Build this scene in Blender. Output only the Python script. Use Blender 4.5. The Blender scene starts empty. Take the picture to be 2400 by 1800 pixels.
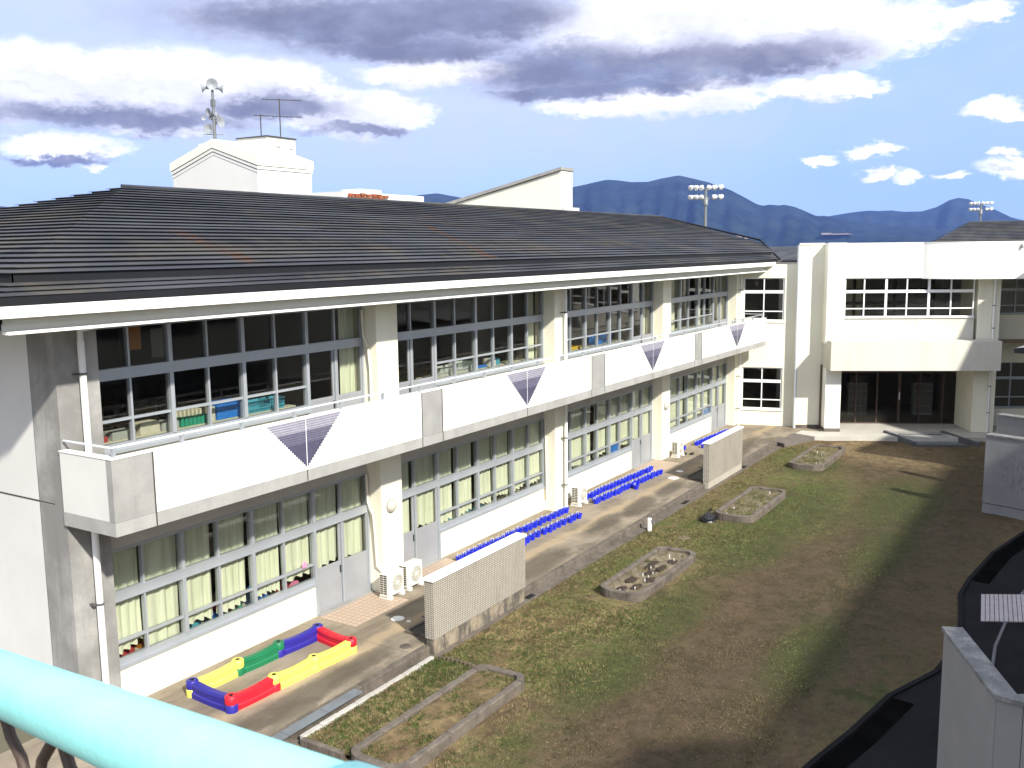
import bpy, math, random
import mathutils.noise as mnoise
from mathutils import Vector, Matrix
rnd = random.Random(7)
R = math.radians
scene = bpy.context.scene
col = scene.collection

# ------------------------------------------------------------------ camera
H = 8.4
cam_d = bpy.data.cameras.new('camera'); cam = bpy.data.objects.new('camera', cam_d); col.objects.link(cam)
right = Vector((0.53058054, -0.84755883, -0.0113277)); down = Vector((-0.12471198, -0.06483858, -0.99007216)); fwd = Vector((0.83840993, 0.52672572, -0.14010283))
m3 = Matrix((right, -down, -fwd)).transposed()
cam.matrix_world = Matrix.Translation((0, 0, H)) @ m3.to_4x4()
cam_d.sensor_width = 36; cam_d.lens = 33.4958
cam_d.clip_start = 0.05; cam_d.clip_end = 60000
cam_d.dof.use_dof = True; cam_d.dof.focus_distance = 24; cam_d.dof.aperture_fstop = 18
scene.camera = cam
# ------------------------------------------------------------------ exposure
scene.view_settings.view_transform = 'Standard'; scene.view_settings.look = 'None'
scene.view_settings.gamma = 1; scene.view_settings.use_curve_mapping = False
scene.view_settings.exposure = 0.82
scene.cycles.use_denoising = True
scene.cycles.max_bounces = 6; scene.cycles.diffuse_bounces = 3; scene.cycles.glossy_bounces = 3
scene.cycles.transparent_max_bounces = 12; scene.cycles.volume_bounces = 0
# ------------------------------------------------------------------ sun
SUN = Vector((0.56, 1.104, -0.90)).normalized()
sun_d = bpy.data.lights.new('sun', 'SUN'); sun_d.energy = 4.4; sun_d.angle = R(1.9); sun_d.color = (1, .955, .86)
sun = bpy.data.objects.new('sun', sun_d); col.objects.link(sun)
sun.rotation_euler = SUN.to_track_quat('-Z', 'Y').to_euler(); sun.location = (0, 0, 60)
SUN_EL = math.asin(-SUN.z); SUN_ROT = math.atan2(-SUN.x, -SUN.y) % (2 * math.pi)

# ------------------------------------------------------------------ world: blue sky with cumulus
world = bpy.data.worlds.new('World'); scene.world = world; world.use_nodes = True
wt = world.node_tree; wt.nodes.clear()
class NT:
    def __init__(s, t): s.t = t
    def n(s, typ, **kw):
        nd = s.t.nodes.new(typ)
        for k, v in kw.items(): setattr(nd, k, v)
        return nd
    def link(s, a, b): s.t.links.new(a, b)
    def put(s, sock, v):
        if isinstance(v, bpy.types.NodeSocket): s.t.links.new(v, sock)
        elif v is not None: sock.default_value = v
    def math(s, op, a, b=None, c=None, clamp=False):
        nd = s.n('ShaderNodeMath', operation=op, use_clamp=clamp)
        s.put(nd.inputs[0], a); s.put(nd.inputs[1], b)
        if c is not None: s.put(nd.inputs[2], c)
        return nd.outputs[0]
    def mix(s, f, a, b, blend='MIX'):
        nd = s.n('ShaderNodeMix', data_type='RGBA', blend_type=blend)
        s.put(nd.inputs[0], f)
        for i, v in ((6, a), (7, b)):
            if isinstance(v, (tuple, list)): v = tuple(v) + ((1,) if len(v) == 3 else ())
            s.put(nd.inputs[i], v)
        return nd.outputs[2]
    def ramp(s, f, lo, hi, a=0.0, b=1.0):
        nd = s.n('ShaderNodeMapRange', interpolation_type='SMOOTHSTEP')
        s.put(nd.inputs[0], f); nd.inputs[1].default_value = lo; nd.inputs[2].default_value = hi
        nd.inputs[3].default_value = a; nd.inputs[4].default_value = b
        return nd.outputs[0]
    def noise(s, vec, scale, detail=4, rough=.55, dist=0, out=0):
        nd = s.n('ShaderNodeTexNoise'); s.put(nd.inputs['Vector'], vec)
        nd.inputs['Scale'].default_value = scale; nd.inputs['Detail'].default_value = detail
        nd.inputs['Roughness'].default_value = rough; nd.inputs['Distortion'].default_value = dist
        return nd.outputs[out]
    def mapping(s, vec, scale=(1, 1, 1), loc=(0, 0, 0), rot=(0, 0, 0)):
        nd = s.n('ShaderNodeMapping'); s.put(nd.inputs[0], vec)
        nd.inputs[1].default_value = loc; nd.inputs[2].default_value = rot; nd.inputs[3].default_value = scale
        return nd.outputs[0]
    def sep(s, v):
        nd = s.n('ShaderNodeSeparateXYZ'); s.put(nd.inputs[0], v); return nd.outputs
    def comb(s, x, y, z):
        nd = s.n('ShaderNodeCombineXYZ')
        for i, v in enumerate((x, y, z)): s.put(nd.inputs[i], v)
        return nd.outputs[0]

w = NT(wt)
out = w.n('ShaderNodeOutputWorld'); bg = w.n('ShaderNodeBackground'); w.link(bg.outputs[0], out.inputs[0])
SKY = 0.10
bg.inputs[1].default_value = SKY
sky = w.n('ShaderNodeTexSky', sky_type='NISHITA', sun_disc=False, sun_elevation=SUN_EL, sun_rotation=SUN_ROT,
          altitude=60, air_density=1.0, dust_density=0.6, ozone_density=1.6)
tc = w.n('ShaderNodeTexCoord'); g = tc.outputs['Generated']
x, y, z = w.sep(g)
az = w.math('MULTIPLY', w.math('ARCTAN2', y, x), 57.2958)
el = w.math('MULTIPLY', w.math('ARCSINE', z), 57.2958)
uv0 = w.comb(az, w.math('MULTIPLY', el, 1.9), 0)
n1 = w.math('SUBTRACT', w.noise(uv0, .30, 6, .58), .5)
n2 = w.math('SUBTRACT', w.noise(w.mapping(uv0, loc=(31, 7, 0)), .33, 6, .58), .5)
n3 = w.math('SUBTRACT', w.noise(w.mapping(uv0, loc=(3, 17, 0)), 1.5, 4, .6), .5)
nb = w.math('SUBTRACT', w.noise(w.mapping(uv0, loc=(11, 5, 0)), .11, 3, .5), .5)
azw = w.math('ADD', az, w.math('ADD', w.math('MULTIPLY', n1, 4.2), w.math('MULTIPLY', n3, .9)))
elw = w.math('ADD', el, w.math('ADD', w.math('MULTIPLY', n2, 1.9), w.math('MULTIPLY', n3, .55)))
azg = w.math('ADD', az, w.math('ADD', w.math('MULTIPLY', n2, 5.5), w.math('MULTIPLY', n3, 2.2))); elg = w.math('ADD', el, w.math('ADD', w.math('MULTIPLY', n1, 1.9), w.math('MULTIPLY', n3, .9)))
WC = [(57.4,9.29,4.6,1.3),(52.0,8.88,7.1,1.75),(46.3,9.08,4.0,1.4),(58.2,7.75,2.6,0.93),(41.2,7.80,3.9,1.15),(56.8,5.63,2.9,0.6),(37.5,9.98,2.4,0.7),(34.5,10.11,2.7,0.6),(21.5,12.4,7.9,1.9),(15.9,11.33,6.9,1.7),(24.1,8.15,5.3,0.6),(20.4,8.52,2.6,0.8),(14.6,8.65,2.7,0.55),(11.6,5.19,1.3,0.4),(14.6,4.66,1.2,0.24),(11.4,3.92,0.8,0.28),(9.8,3.63,0.7,0.33),(5.7,7.01,1.2,0.45),(4.6,3.96,1.5,0.42),(5.4,4.67,0.7,0.2),(7.6,3.62,0.8,0.18),(55.0,4.57,0.6,0.22),(7.1,11.72,2.0,0.5),(51.6,6.8,2.4,0.5)]
GC = [(54.0,7.3,7.4,0.62),(45.4,8.1,4.3,0.6),(40.7,6.9,2.9,0.28),(57.1,4.98,2.5,0.2),(41.1,12.6,10.8,1.25),(38.0,11.3,6.9,0.66),(34.7,13.0,6.9,1.2),(28.1,10.15,6.0,1.15),(22.0,10.2,6.2,1.0),(17.9,10.35,5.4,0.75),(29.4,8.95,4.6,0.45),(25.4,9.1,6.2,0.42)]
def field(lst, a, e):
    acc = None
    for (ca, ce, ra, re) in lst:
        if lst is GC: re *= 1.25
        da = w.math('POWER', w.math('MULTIPLY', w.math('SUBTRACT', a, ca), 1 / ra), 2.0)
        de = w.math('POWER', w.math('MULTIPLY', w.math('SUBTRACT', e, ce), 1 / re), 2.0)
        v = w.math('SUBTRACT', 1.0, w.math('ADD', da, de))
        acc = v if acc is None else w.math('MAXIMUM', acc, v)
    return acc
fw = field(WC, azw, elw); fg = field(GC, azg, elg)
fup = field(WC, azw, w.math('ADD', elw, w.math('ADD', .75, w.math('MULTIPLY', n3, .6))))
# the same kind of cloud all round, away from the ones in view
away = w.ramp(w.math('ABSOLUTE', w.math('SUBTRACT', az, 32.0)), 38, 60)
high = w.ramp(el, 15, 24)
outside = w.math('MAXIMUM', away, high)
pv = w.comb(w.math('DIVIDE', x, w.math('ADD', z, .25)), w.math('DIVIDE', y, w.math('ADD', z, .25)), 0)
gen = w.ramp(w.noise(pv, 1.3, 6, .55), .40, .56)  # unseen cover thickened for brighter, more neutral ambient light
up = w.ramp(z, 0, .05)
cw = w.math('MAXIMUM', w.ramp(w.math('ADD', fw, w.math('MULTIPLY', n3, 1.1)), -.95, .50), w.math('MULTIPLY', w.math('MULTIPLY', gen, outside), up))
cgs = w.math('MULTIPLY', w.math('MULTIPLY', w.ramp(w.noise(pv, 1.3, 6, .55), .58, .78), outside), .7)
cg = w.math('MAXIMUM', w.math('MULTIPLY', w.ramp(w.math('ADD', fg, w.math('MULTIPLY', n3, .5)), -1.1, .75), w.math('ADD', .9, w.math('MULTIPLY', n1, .9)), clamp=True), cgs)
veil = w.math('MULTIPLY', w.ramp(w.math('ADD', el, w.math('MULTIPLY', nb, 7)), 1.5, 7.5), w.math('ADD', .9, w.math('MULTIPLY', n2, 1.4)), clamp=True)
left = w.ramp(az, 8, 34)
veil = w.math('MULTIPLY', veil, w.math('ADD', .45, w.math('MULTIPLY', left, .55)))
base = w.mix(.82, sky.outputs[0], w.mix(left, (2.35, 3.85, 7.2), (3.2, 4.6, 7.7)))
base = w.mix(w.math('MULTIPLY', w.math('MULTIPLY', veil, .85), w.ramp(el, 40, 20)), base, (4.3, 4.75, 6.4))
inner = w.ramp(w.math('ADD', n3, w.math('MULTIPLY', n1, .8)), -.30, .25)
c1 = w.mix(cw, base, w.mix(w.math('MULTIPLY', w.ramp(fup, .0, .75), w.math('ADD', .55, w.math('MULTIPLY', n3, 1.2)), clamp=True), w.mix(inner, (6.6, 6.6, 7.2), (9.4, 9.4, 9.4)), (4.3, 4.4, 5.3)))
dark = w.mix(w.ramp(fg, -.1, .9), (3.2, 3.3, 4.2), (1.3, 1.35, 1.95))
c2 = w.mix(w.math('MULTIPLY', cg, .95, clamp=True), c1, dark)
w.link(c2, bg.inputs[0])

# ------------------------------------------------------------------ materials
def new_mat(name):
    m = bpy.data.materials.new(name); m.use_nodes = True
    t = NT(m.node_tree); bs = m.node_tree.nodes['Principled BSDF']
    pos = t.n('ShaderNodeNewGeometry').outputs['Position']
    return m, t, bs, pos
def sc(c, k): return tuple(min(1, v * k) for v in c)
def mat(name, c, rough=.75, var=.12, scale=.8, fine=.08, fscale=30, bump=.15, spec=.35, metal=0, streak=0, dirt=None):
    m, t, bs, pos = new_mat(name)
    a = t.noise(pos, scale, 5, .6)
    col_ = t.mix(t.ramp(a, .3, .7), sc(c, 1 - var), sc(c, 1 + var * .6))
    if streak:
        s_ = t.noise(t.mapping(pos, (1.6, 1.6, .16)), 1.6, 6, .65)
        col_ = t.mix(t.math('MULTIPLY', t.ramp(s_, .48, .72), streak), col_, dirt or sc(c, .55))
    f = t.noise(pos, fscale, 3, .6)
    col_ = t.mix(t.math('MULTIPLY', t.ramp(f, .35, .65), fine * 2), col_, sc(c, .6))
    t.link(col_, bs.inputs['Base Color'])
    bs.inputs['Roughness'].default_value = rough; bs.inputs['Metallic'].default_value = metal
    bs.inputs['Specular IOR Level'].default_value = spec
    if bump:
        b = t.n('ShaderNodeBump'); b.inputs['Strength'].default_value = bump; b.inputs['Distance'].default_value = .01
        t.link(f, b.inputs['Height']); t.link(b.outputs[0], bs.inputs['Normal'])
    return m
M = {}
M['paint'] = mat('cream_paint', (.82, .79, .64), .8, .05, .5, .02, 25, .1, streak=.2, dirt=(.55, .50, .38))
M['white'] = mat('white_paint', (.88, .87, .815), .75, .05, .6, .03, 25, .1, streak=.2, dirt=(.62, .58, .48))
M['endwall'] = mat('light_grey_render', (.62, .61, .58), .85, .06, .4, .03, 40, .1, streak=.15, dirt=(.50, .49, .46))
M['concrete'] = mat('stained_concrete', (.33, .322, .305), .9, .38, .9, .12, 45, .3, streak=.6, dirt=(.15, .148, .143))
M['panelgrey'] = mat('grey_panel', (.31, .305, .29), .85, .16, 1.1, .1, 60, .2, streak=.45, dirt=(.19, .185, .175))
M['beam'] = mat('balcony_beam', (.35, .345, .325), .85, .16, 1.2, .08, 60, .2, streak=.45, dirt=(.25, .24, .225))
M['soffit'] = mat('soffit', (.46, .45, .41), .9, .08, 1, .04, 30, .1)
M['trim'] = mat('eave_trim', (.55, .55, .50), .7, .05, 1, .02, 30, 0)
M['alu'] = mat('aluminium', (.40, .43, .46), .42, .06, 2, .03, 80, 0, .5, .35)
M['alupanel'] = mat('aluminium_panel', (.36, .37, .39), .5, .08, 1.2, .03, 60, 0, .5, .3)
M['cream_shaded'] = mat('cream_paint_shaded', (.58, .56, .49), .85, .06, .7, .03, 25, .1, streak=.25, dirt=(.42, .38, .29))  # canopy and lower bay: cloud shade mixed into the cream
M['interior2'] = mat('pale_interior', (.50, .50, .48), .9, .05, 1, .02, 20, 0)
M['rail'] = mat('rail_paint', (.62, .66, .69), .4, .04, 3, .02, 60, 0, .5, .2)
M['whiteframe'] = mat('white_frame', (.82, .83, .83), .45, .03, 3, .02, 60, 0, .5)
M['pipe'] = mat('pvc_pipe', (.80, .80, .78), .45, .04, 3, .02, 40, 0, .5, streak=.1)
M['bracket'] = mat('bracket', (.10, .10, .09), .6, .1, 3, .1, 60, 0)
M['hose'] = mat('hose', (.80, .74, .62), .7, .08, 3, .04, 60, 0)
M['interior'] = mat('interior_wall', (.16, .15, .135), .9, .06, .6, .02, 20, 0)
M['intfloor'] = mat('interior_floor', (.20, .13, .075), .5, .15, 1.5, .05, 20, 0)
M['wood'] = mat('desk_wood', (.34, .22, .12), .5, .15, 3, .1, 30, 0)
M['darkwood'] = mat('dark_cabinet', (.12, .085, .06), .6, .15, 2, .05, 30, 0)
M['brownframe'] = mat('brown_frame', (.075, .05, .04), .5, .1, 3, .05, 40, 0)
M['locker'] = mat('locker', (.42, .45, .42), .6, .06, 3, .03, 40, 0)
M['black'] = mat('black_plastic', (.012, .012, .014), .35, .1, 4, .05, 40, 0, .5)
M['acwhite'] = mat('ac_case', (.68, .66, .58), .5, .05, 3, .03, 60, 0, .5, streak=.15)
M['acgrille'] = mat('ac_grille', (.20, .195, .17), .5, .05, 3, .03, 60, 0)
M['acdark'] = mat('ac_dark', (.06, .058, .05), .7, .1, 3, .05, 60, 0)
M['blue'] = mat('blue_pot', (.010, .024, .58), .35, .08, 5, .03, 60, 0, .5)
M['bluebin'] = mat('blue_bin', (.03, .22, .72), .4, .05, 5, .03, 60, 0, .5)
M['cyanbasket'] = mat('cyan_basket', (.10, .42, .55), .45, .05, 5, .03, 60, 0)
M['whitebasket'] = mat('white_basket', (.62, .68, .66), .45, .05, 5, .03, 60, 0)
M['green'] = mat('green_file', (.03, .34, .22), .5, .08, 5, .03, 60, 0)
M['pale'] = mat('pale_paper', (.66, .64, .50), .8, .1, 8, .05, 60, 0)
M['yellowtoy'] = mat('yellow_toy', (.75, .50, .02), .5, .08, 5, .03, 60, 0)
M['pink'] = mat('pink_paper', (.80, .25, .42), .7, .08, 5, .03, 60, 0)
M['redbox'] = mat('red_box', (.45, .06, .06), .6, .08, 5, .03, 60, 0)
M['orangebox'] = mat('orange_box', (.55, .22, .05), .6, .08, 5, .03, 60, 0)
M['sred'] = mat('sandbox_red', (.62, .012, .028), .42, .08, 4, .03, 40, .05, .5)
M['sblue'] = mat('sandbox_blue', (.022, .018, .25), .42, .08, 4, .03, 40, .05, .5)
M['sgreen'] = mat('sandbox_green', (.008, .16, .065), .42, .08, 4, .03, 40, .05, .5)
M['syellow'] = mat('sandbox_yellow', (.74, .66, .12), .42, .06, 4, .03, 40, .05, .5)
M['soil'] = mat('soil', (.12, .088, .06), .95, .4, 3, .25, 25, .8)
M['drysoil'] = mat('dry_soil', (.19, .155, .105), .95, .35, 4, .2, 30, .8)
M['kerb'] = mat('kerb_stone', (.14, .118, .096), .92, .38, 3.2, .2, 30, .6, streak=.4, dirt=(.06, .052, .04))
M['kerbwhite'] = mat('pale_kerb', (.42, .40, .36), .9, .15, 3, .1, 40, .3)
M['steelcover'] = mat('steel_cover', (.22, .245, .27), .5, .15, 2, .05, 60, .1, .5, .4)
M['hole'] = mat('dark_hole', (.01, .01, .01), 1, .1, 3, .05, 40, 0)
M['lamp'] = mat('lamp_glass', (.50, .49, .42), .3, .05, 4, .02, 40, 0, .6)
M['cyan'] = mat('cyan_rail_paint', (.34, .83, .79), .42, .06, 14, .05, 120, .08, .5, streak=.06, dirt=(.12, .45, .43))
M['brownbar'] = mat('brown_bar', (.07, .045, .035), .55, .1, 8, .05, 60, 0)
M['shade_wall'] = mat('white_wall_shaded', (.21, .21, .208), .85, .08, 1.2, .06, 50, .2, streak=.22, dirt=(.19, .19, .19))  # white wall with its shade put into a dark base colour
M['lichen'] = mat('lichen_cap', (.20, .20, .195), .95, .45, 5, .3, 30, .5)
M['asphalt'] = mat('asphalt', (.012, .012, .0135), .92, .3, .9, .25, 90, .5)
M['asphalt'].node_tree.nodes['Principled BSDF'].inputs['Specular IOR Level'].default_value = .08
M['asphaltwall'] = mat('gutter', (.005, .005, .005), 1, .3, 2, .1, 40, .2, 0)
M['mast'] = mat('galvanised', (.17, .18, .185), .5, .1, 3, .05, 40, 0, .5, .3)
M['horn'] = mat('horn_grey', (.26, .28, .31), .5, .06, 4, .03, 40, 0, .5)
M['white_far'] = mat('far_white', (.62, .62, .60), .8, .04, .2, .02, 10, 0, streak=.06)
M['far_cream'] = mat('far_cream', (.74, .72, .62), .8, .05, .2, .02, 10, 0, streak=.12)
M['rust'] = mat('rust', (.26, .075, .03), .9, .4, 2, .2, 10, 0)
M['darkroof'] = mat('dark_trim', (.010, .011, .014), .7, .1, 2, .05, 30, 0, .3)
M['ceramic'] = mat('white_lid', (.82, .82, .80), .5, .03, 3, .02, 40, 0)
M['land'] = mat('land', (.13, .12, .08), 1, .3, .02, .1, 1, 0)

def curtain_mat():
    m, t, bs, pos = new_mat('curtain_cloth')
    s_ = t.noise(t.mapping(pos, (9, 9, .5)), 1.4, 4, .6)
    c = t.mix(t.ramp(s_, .35, .7), (.72, .76, .58), (.86, .89, .73))
    t.link(c, bs.inputs['Base Color']); bs.inputs['Roughness'].default_value = .9
    bs.inputs['Specular IOR Level'].default_value = .1
    return m
M['curtain'] = curtain_mat()
def glass_mat(name, tint, f):
    m = bpy.data.materials.new(name); m.use_nodes = True; t = NT(m.node_tree)
    t.t.nodes.clear(); o = t.n('ShaderNodeOutputMaterial')
    tr = t.n('ShaderNodeBsdfTransparent'); tr.inputs[0].default_value = tint + (1,)
    gl = t.n('ShaderNodeBsdfGlossy'); gl.inputs['Roughness'].default_value = .03
    lw = t.n('ShaderNodeLayerWeight'); lw.inputs[0].default_value = .5
    mx = t.n('ShaderNodeMixShader'); t.link(t.math('MULTIPLY', t.math('ADD', .035, t.math('MULTIPLY', t.math('POWER', lw.outputs['Facing'], 5.0), .95)), f), mx.inputs[0])
    t.link(tr.outputs[0], mx.inputs[1]); t.link(gl.outputs[0], mx.inputs[2]); t.link(mx.outputs[0], o.inputs[0])
    return m
M['glass'] = glass_mat('window_glass', (.84, .845, .82), .85)
M['darkglass'] = glass_mat('dark_window_glass', (.42, .44, .44), 1.1)

def roof_mat():
    m, t, bs, pos = new_mat('roof_metal')
    a = t.noise(t.mapping(pos, (.25, 1.2, 1)), 1.0, 6, .65)
    c = t.mix(t.ramp(a, .3, .72), (.027, .030, .037), (.070, .074, .083))
    b_ = t.noise(t.mapping(pos, (.5, .5, .5), loc=(9, 2, 0)), .9, 5, .7)
    c = t.mix(t.math('MULTIPLY', t.ramp(b_, .46, .72), .75), c, (.100, .086, .064))
    px, py, pz = t.sep(pos)
    def streak(xa, ya, xb, yb, wd, k):
        # rust run between two points of the slope
        L = math.hypot(xb - xa, yb - ya); ux, uy = (xb - xa) / L, (yb - ya) / L
        dx = t.math('SUBTRACT', px, xa); dy = t.math('SUBTRACT', py, ya)
        al = t.math('ADD', t.math('MULTIPLY', dx, ux), t.math('MULTIPLY', dy, uy))
        ac = t.math('ABSOLUTE', t.math('ADD', t.math('SUBTRACT', t.math('MULTIPLY', dx, uy), t.math('MULTIPLY', dy, ux)), t.math('MULTIPLY', t.math('SUBTRACT', t.noise(pos, 1.7, 4), .5), .25)))
        mk = t.math('MULTIPLY', t.ramp(ac, wd, wd * .2), t.math('MULTIPLY', t.ramp(al, -.3, .2), t.ramp(al, L + .2, L - .3)))
        return t.math('MULTIPLY', mk, t.math('MULTIPLY', t.ramp(t.noise(t.mapping(pos, (1.5, 6, 1)), 1.5, 4), .38, .6), k))
    for s_ in ((13.3, 16.6, 13.0, 13.8, .34, 1.0), (23.4, 17.8, 21.2, 13.8, .26, 1.0), (25.5, 19.5, 24.0, 16.5, .12, .4), (31, 19, 29.5, 15, .15, .3)):
        c = t.mix(streak(*s_), c, (.105, .056, .034))
    t.link(c, bs.inputs['Base Color'])
    bs.inputs['Roughness'].default_value = .68; bs.inputs['Specular IOR Level'].default_value = .22
    return m
M['roof'] = roof_mat()

def lawn_colour(t, pos):
    mid = t.noise(t.mapping(pos, loc=(5, 9, 0)), .55, 6, .65)
    px, py, pz = t.sep(pos)
    c = t.mix(t.ramp(mid, .32, .68), (.105, .070, .040), (.30, .22, .115))
    md2 = t.noise(t.mapping(pos, loc=(2, 4, 0)), 1.9, 6, .7)
    c = t.mix(t.math('MULTIPLY', t.ramp(md2, .45, .62), .6), c, (.085, .060, .036))
    # greener near the terrace and the far flower beds, worn and brown in the middle
    def blob(cx, cy, rx, ry):
        a = t.math('POWER', t.math('MULTIPLY', t.math('SUBTRACT', px, cx), 1 / rx), 2.0)
        b = t.math('POWER', t.math('MULTIPLY', t.math('SUBTRACT', py, cy), 1 / ry), 2.0)
        return t.math('SUBTRACT', 1.0, t.math('ADD', a, b))
    gsum = None
    for bb in ((22.5, 10.8, 4.5, 1.3), (27.5, 9.6, 5, 3.0), (34, 9.0, 6, 3.2), (38.5, 11.2, 3, 1.2), (17.2, 8.6, 2.6, 1.8), (15.5, 11.1, 1.6, .7), (31, 5.5, 5, 1.8), (22, 5.2, 2.5, 1.5), (13, 8.2, 3, 1), (23.2, 8.3, 3, 1.0), (19, 3.4, 3, 1)):
        v = blob(*bb); gsum = v if gsum is None else t.math('MAXIMUM', gsum, v)
    gm = t.ramp(t.math('ADD', t.math('MULTIPLY', gsum, .8), t.math('MULTIPLY', t.math('SUBTRACT', mid, .5), 3.2)), -.35, 1.0)
    c = t.mix(t.math('MULTIPLY', t.math('MULTIPLY', gm, t.ramp(md2, .62, .42)), .95), c, (.070, .095, .024))
    # bare trodden earth in the middle of the yard, darkened to stand for shade
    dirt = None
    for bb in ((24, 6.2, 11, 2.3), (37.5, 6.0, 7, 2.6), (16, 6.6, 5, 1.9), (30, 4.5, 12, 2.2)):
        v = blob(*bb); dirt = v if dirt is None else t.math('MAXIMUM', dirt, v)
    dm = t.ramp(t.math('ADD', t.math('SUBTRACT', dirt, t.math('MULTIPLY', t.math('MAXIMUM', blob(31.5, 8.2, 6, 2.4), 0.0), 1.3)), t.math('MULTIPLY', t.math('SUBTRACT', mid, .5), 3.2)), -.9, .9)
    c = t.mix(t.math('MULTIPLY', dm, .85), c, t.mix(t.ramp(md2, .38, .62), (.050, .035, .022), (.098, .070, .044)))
    # mossy green drifts and a straw-coloured patch by the entrance
    moss = None
    for bb in ((30.5, 8.3, 5.0, 2.0), (26, 8.4, 2.4, 1.3), (33.5, 5.6, 4.2, 1.5), (27.5, 5.0, 3.2, .9), (20.0, 8.5, 2.2, 1.1), (16.5, 8.2, 2.0, .9), (19.5, 5.0, 2.6, .8), (37.5, 9.6, 2.2, 1.2)):
        v = blob(*bb); moss = v if moss is None else t.math('MAXIMUM', moss, v)
    mm = t.ramp(t.math('ADD', moss, t.math('MULTIPLY', t.math('SUBTRACT', md2, .5), 2.6)), -.35, .9)
    c = t.mix(t.math('MULTIPLY', mm, .80), c, t.mix(t.ramp(md2, .36, .6), (.060, .078, .020), (.042, .054, .016)))
    st_ = t.ramp(t.math('ADD', blob(41, 6.8, 2.6, 2.6), t.math('MULTIPLY', t.math('SUBTRACT', md2, .5), 3)), -.2, .9)
    c = t.mix(t.math('MULTIPLY', st_, .7), c, (.24, .175, .095))
    dm = t.math('MULTIPLY', dm, t.math('SUBTRACT', 1.0, mm)); gm = t.math('MAXIMUM', gm, mm)
    # shade painted into the lawn colour, darker towards the right-hand side
    painted_shade = t.ramp(t.math('ADD', py, t.math('MULTIPLY', t.math('SUBTRACT', mid, .5), 5)), 8.6, 4.2)
    c = t.mix(t.math('MULTIPLY', painted_shade, .45), c, t.mix(t.ramp(md2, .4, .6), (.030, .036, .014), (.050, .038, .024)))
    return c, dm, gm
def ground_mat(name, kind):
    m, t, bs, pos = new_mat(name)
    big = t.noise(pos, .16, 5, .6); mid = t.noise(t.mapping(pos, loc=(5, 9, 0)), .55, 6, .65)
    fine = t.noise(pos, 9, 6, .7); spk = t.noise(pos, 38, 3, .6)
    if kind == 'lawn':
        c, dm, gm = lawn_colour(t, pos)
        g1 = t.noise(t.mapping(pos, loc=(7, 3, 0)), 4.5, 8, .78); g2 = t.noise(t.mapping(pos, loc=(1, 6, 0)), 15, 6, .8)
        c = t.mix(t.math('MULTIPLY', t.ramp(g1, .47, .62), .45), c, (.030, .024, .013))
        c = t.mix(t.math('MULTIPLY', t.ramp(g2, .54, .68), .30), c, (.20, .155, .095))
        c = t.mix(t.math('MULTIPLY', t.ramp(spk, .62, .74), .28), c, (.34, .28, .18))
        bs.inputs['Roughness'].default_value = 1; bd = .04; bstr = .9
    elif kind == 'terrace':
        px, py, pz = t.sep(pos)
        c = t.mix(t.ramp(mid, .3, .7), (.20, .168, .125), (.31, .262, .20))
        st = t.noise(t.mapping(pos, (.35, 1.6, 1)), 1.2, 6, .7)
        c = t.mix(t.math('MULTIPLY', t.ramp(st, .48, .68), .6), c, (.13, .108, .08))
        blotch = t.noise(t.mapping(pos, (.7, 1.1, 1), loc=(3, 8, 0)), .9, 7, .7)
        c = t.mix(t.math('MULTIPLY', t.math('MULTIPLY', t.ramp(blotch, .46, .60), t.ramp(py, 13.6, 12.6)), .7), c, (.115, .098, .075))
        # pale sand washed along the terrace
        wob = t.math('MULTIPLY', t.math('SUBTRACT', t.noise(pos, .8, 4), .5), .9)
        band = t.ramp(t.math('ABSOLUTE', t.math('SUBTRACT', t.math('ADD', py, wob), 13.15)), .32, .05)
        c = t.mix(t.math('MULTIPLY', band, .6), c, (.42, .325, .205))
        wet = None
        for (cx, cy, rx, ry) in ((25.4, 12.75, 1.25, .42), (28.0, 12.7, 1.25, .42), (30.6, 12.7, 1.2, .36), (21.2, 12.5, 1.6, .5), (13.4, 12.55, 1.8, .34), (11.6, 12.6, 1.4, .3), (39.0, 12.9, 2.2, .4), (36.9, 12.4, 1.4, .3)):
            a = t.math('POWER', t.math('MULTIPLY', t.math('SUBTRACT', t.math('ADD', px, t.math('MULTIPLY', t.math('SUBTRACT', py, cy), -1.1)), cx), 1 / rx), 2.0)
            b = t.math('POWER', t.math('MULTIPLY', t.math('SUBTRACT', py, cy), 1 / ry), 2.0)
            v = t.math('SUBTRACT', 1.0, t.math('ADD', a, b)); wet = v if wet is None else t.math('MAXIMUM', wet, v)
        wm = t.ramp(t.math('ADD', wet, t.math('ADD', t.math('MULTIPLY', t.math('SUBTRACT', mid, .5), 3.0), t.math('MULTIPLY', t.math('SUBTRACT', fine, .5), 1.0))), -.5, .7)
        c = t.mix(t.math('MULTIPLY', wm, .72), c, (.085, .072, .056))
        c = t.mix(t.math('MULTIPLY', t.ramp(fine, .5, .75), .25), c, (.16, .13, .10))
        # joints every few metres
        jx = t.math('ABSOLUTE', t.math('SUBTRACT', t.math('FRACT', t.math('MULTIPLY', px, 1 / 4.28)), .5))
        c = t.mix(t.math('MULTIPLY', t.ramp(jx, .004, .0015), .6), c, (.10, .09, .07))
        bs.inputs['Roughness'].default_value = .92; bd = .01; bstr = .35
    t.link(c, bs.inputs['Base Color']); bs.inputs['Specular IOR Level'].default_value = .15
    b = t.n('ShaderNodeBump'); b.inputs['Strength'].default_value = bstr; b.inputs['Distance'].default_value = bd
    t.link(t.math('ADD', fine, t.math('MULTIPLY', spk, .6)), b.inputs['Height']); t.link(b.outputs[0], bs.inputs['Normal'])
    return m
M['lawn'] = ground_mat('lawn_turf', 'lawn'); M['terrace'] = ground_mat('terrace_concrete', 'terrace')

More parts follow.
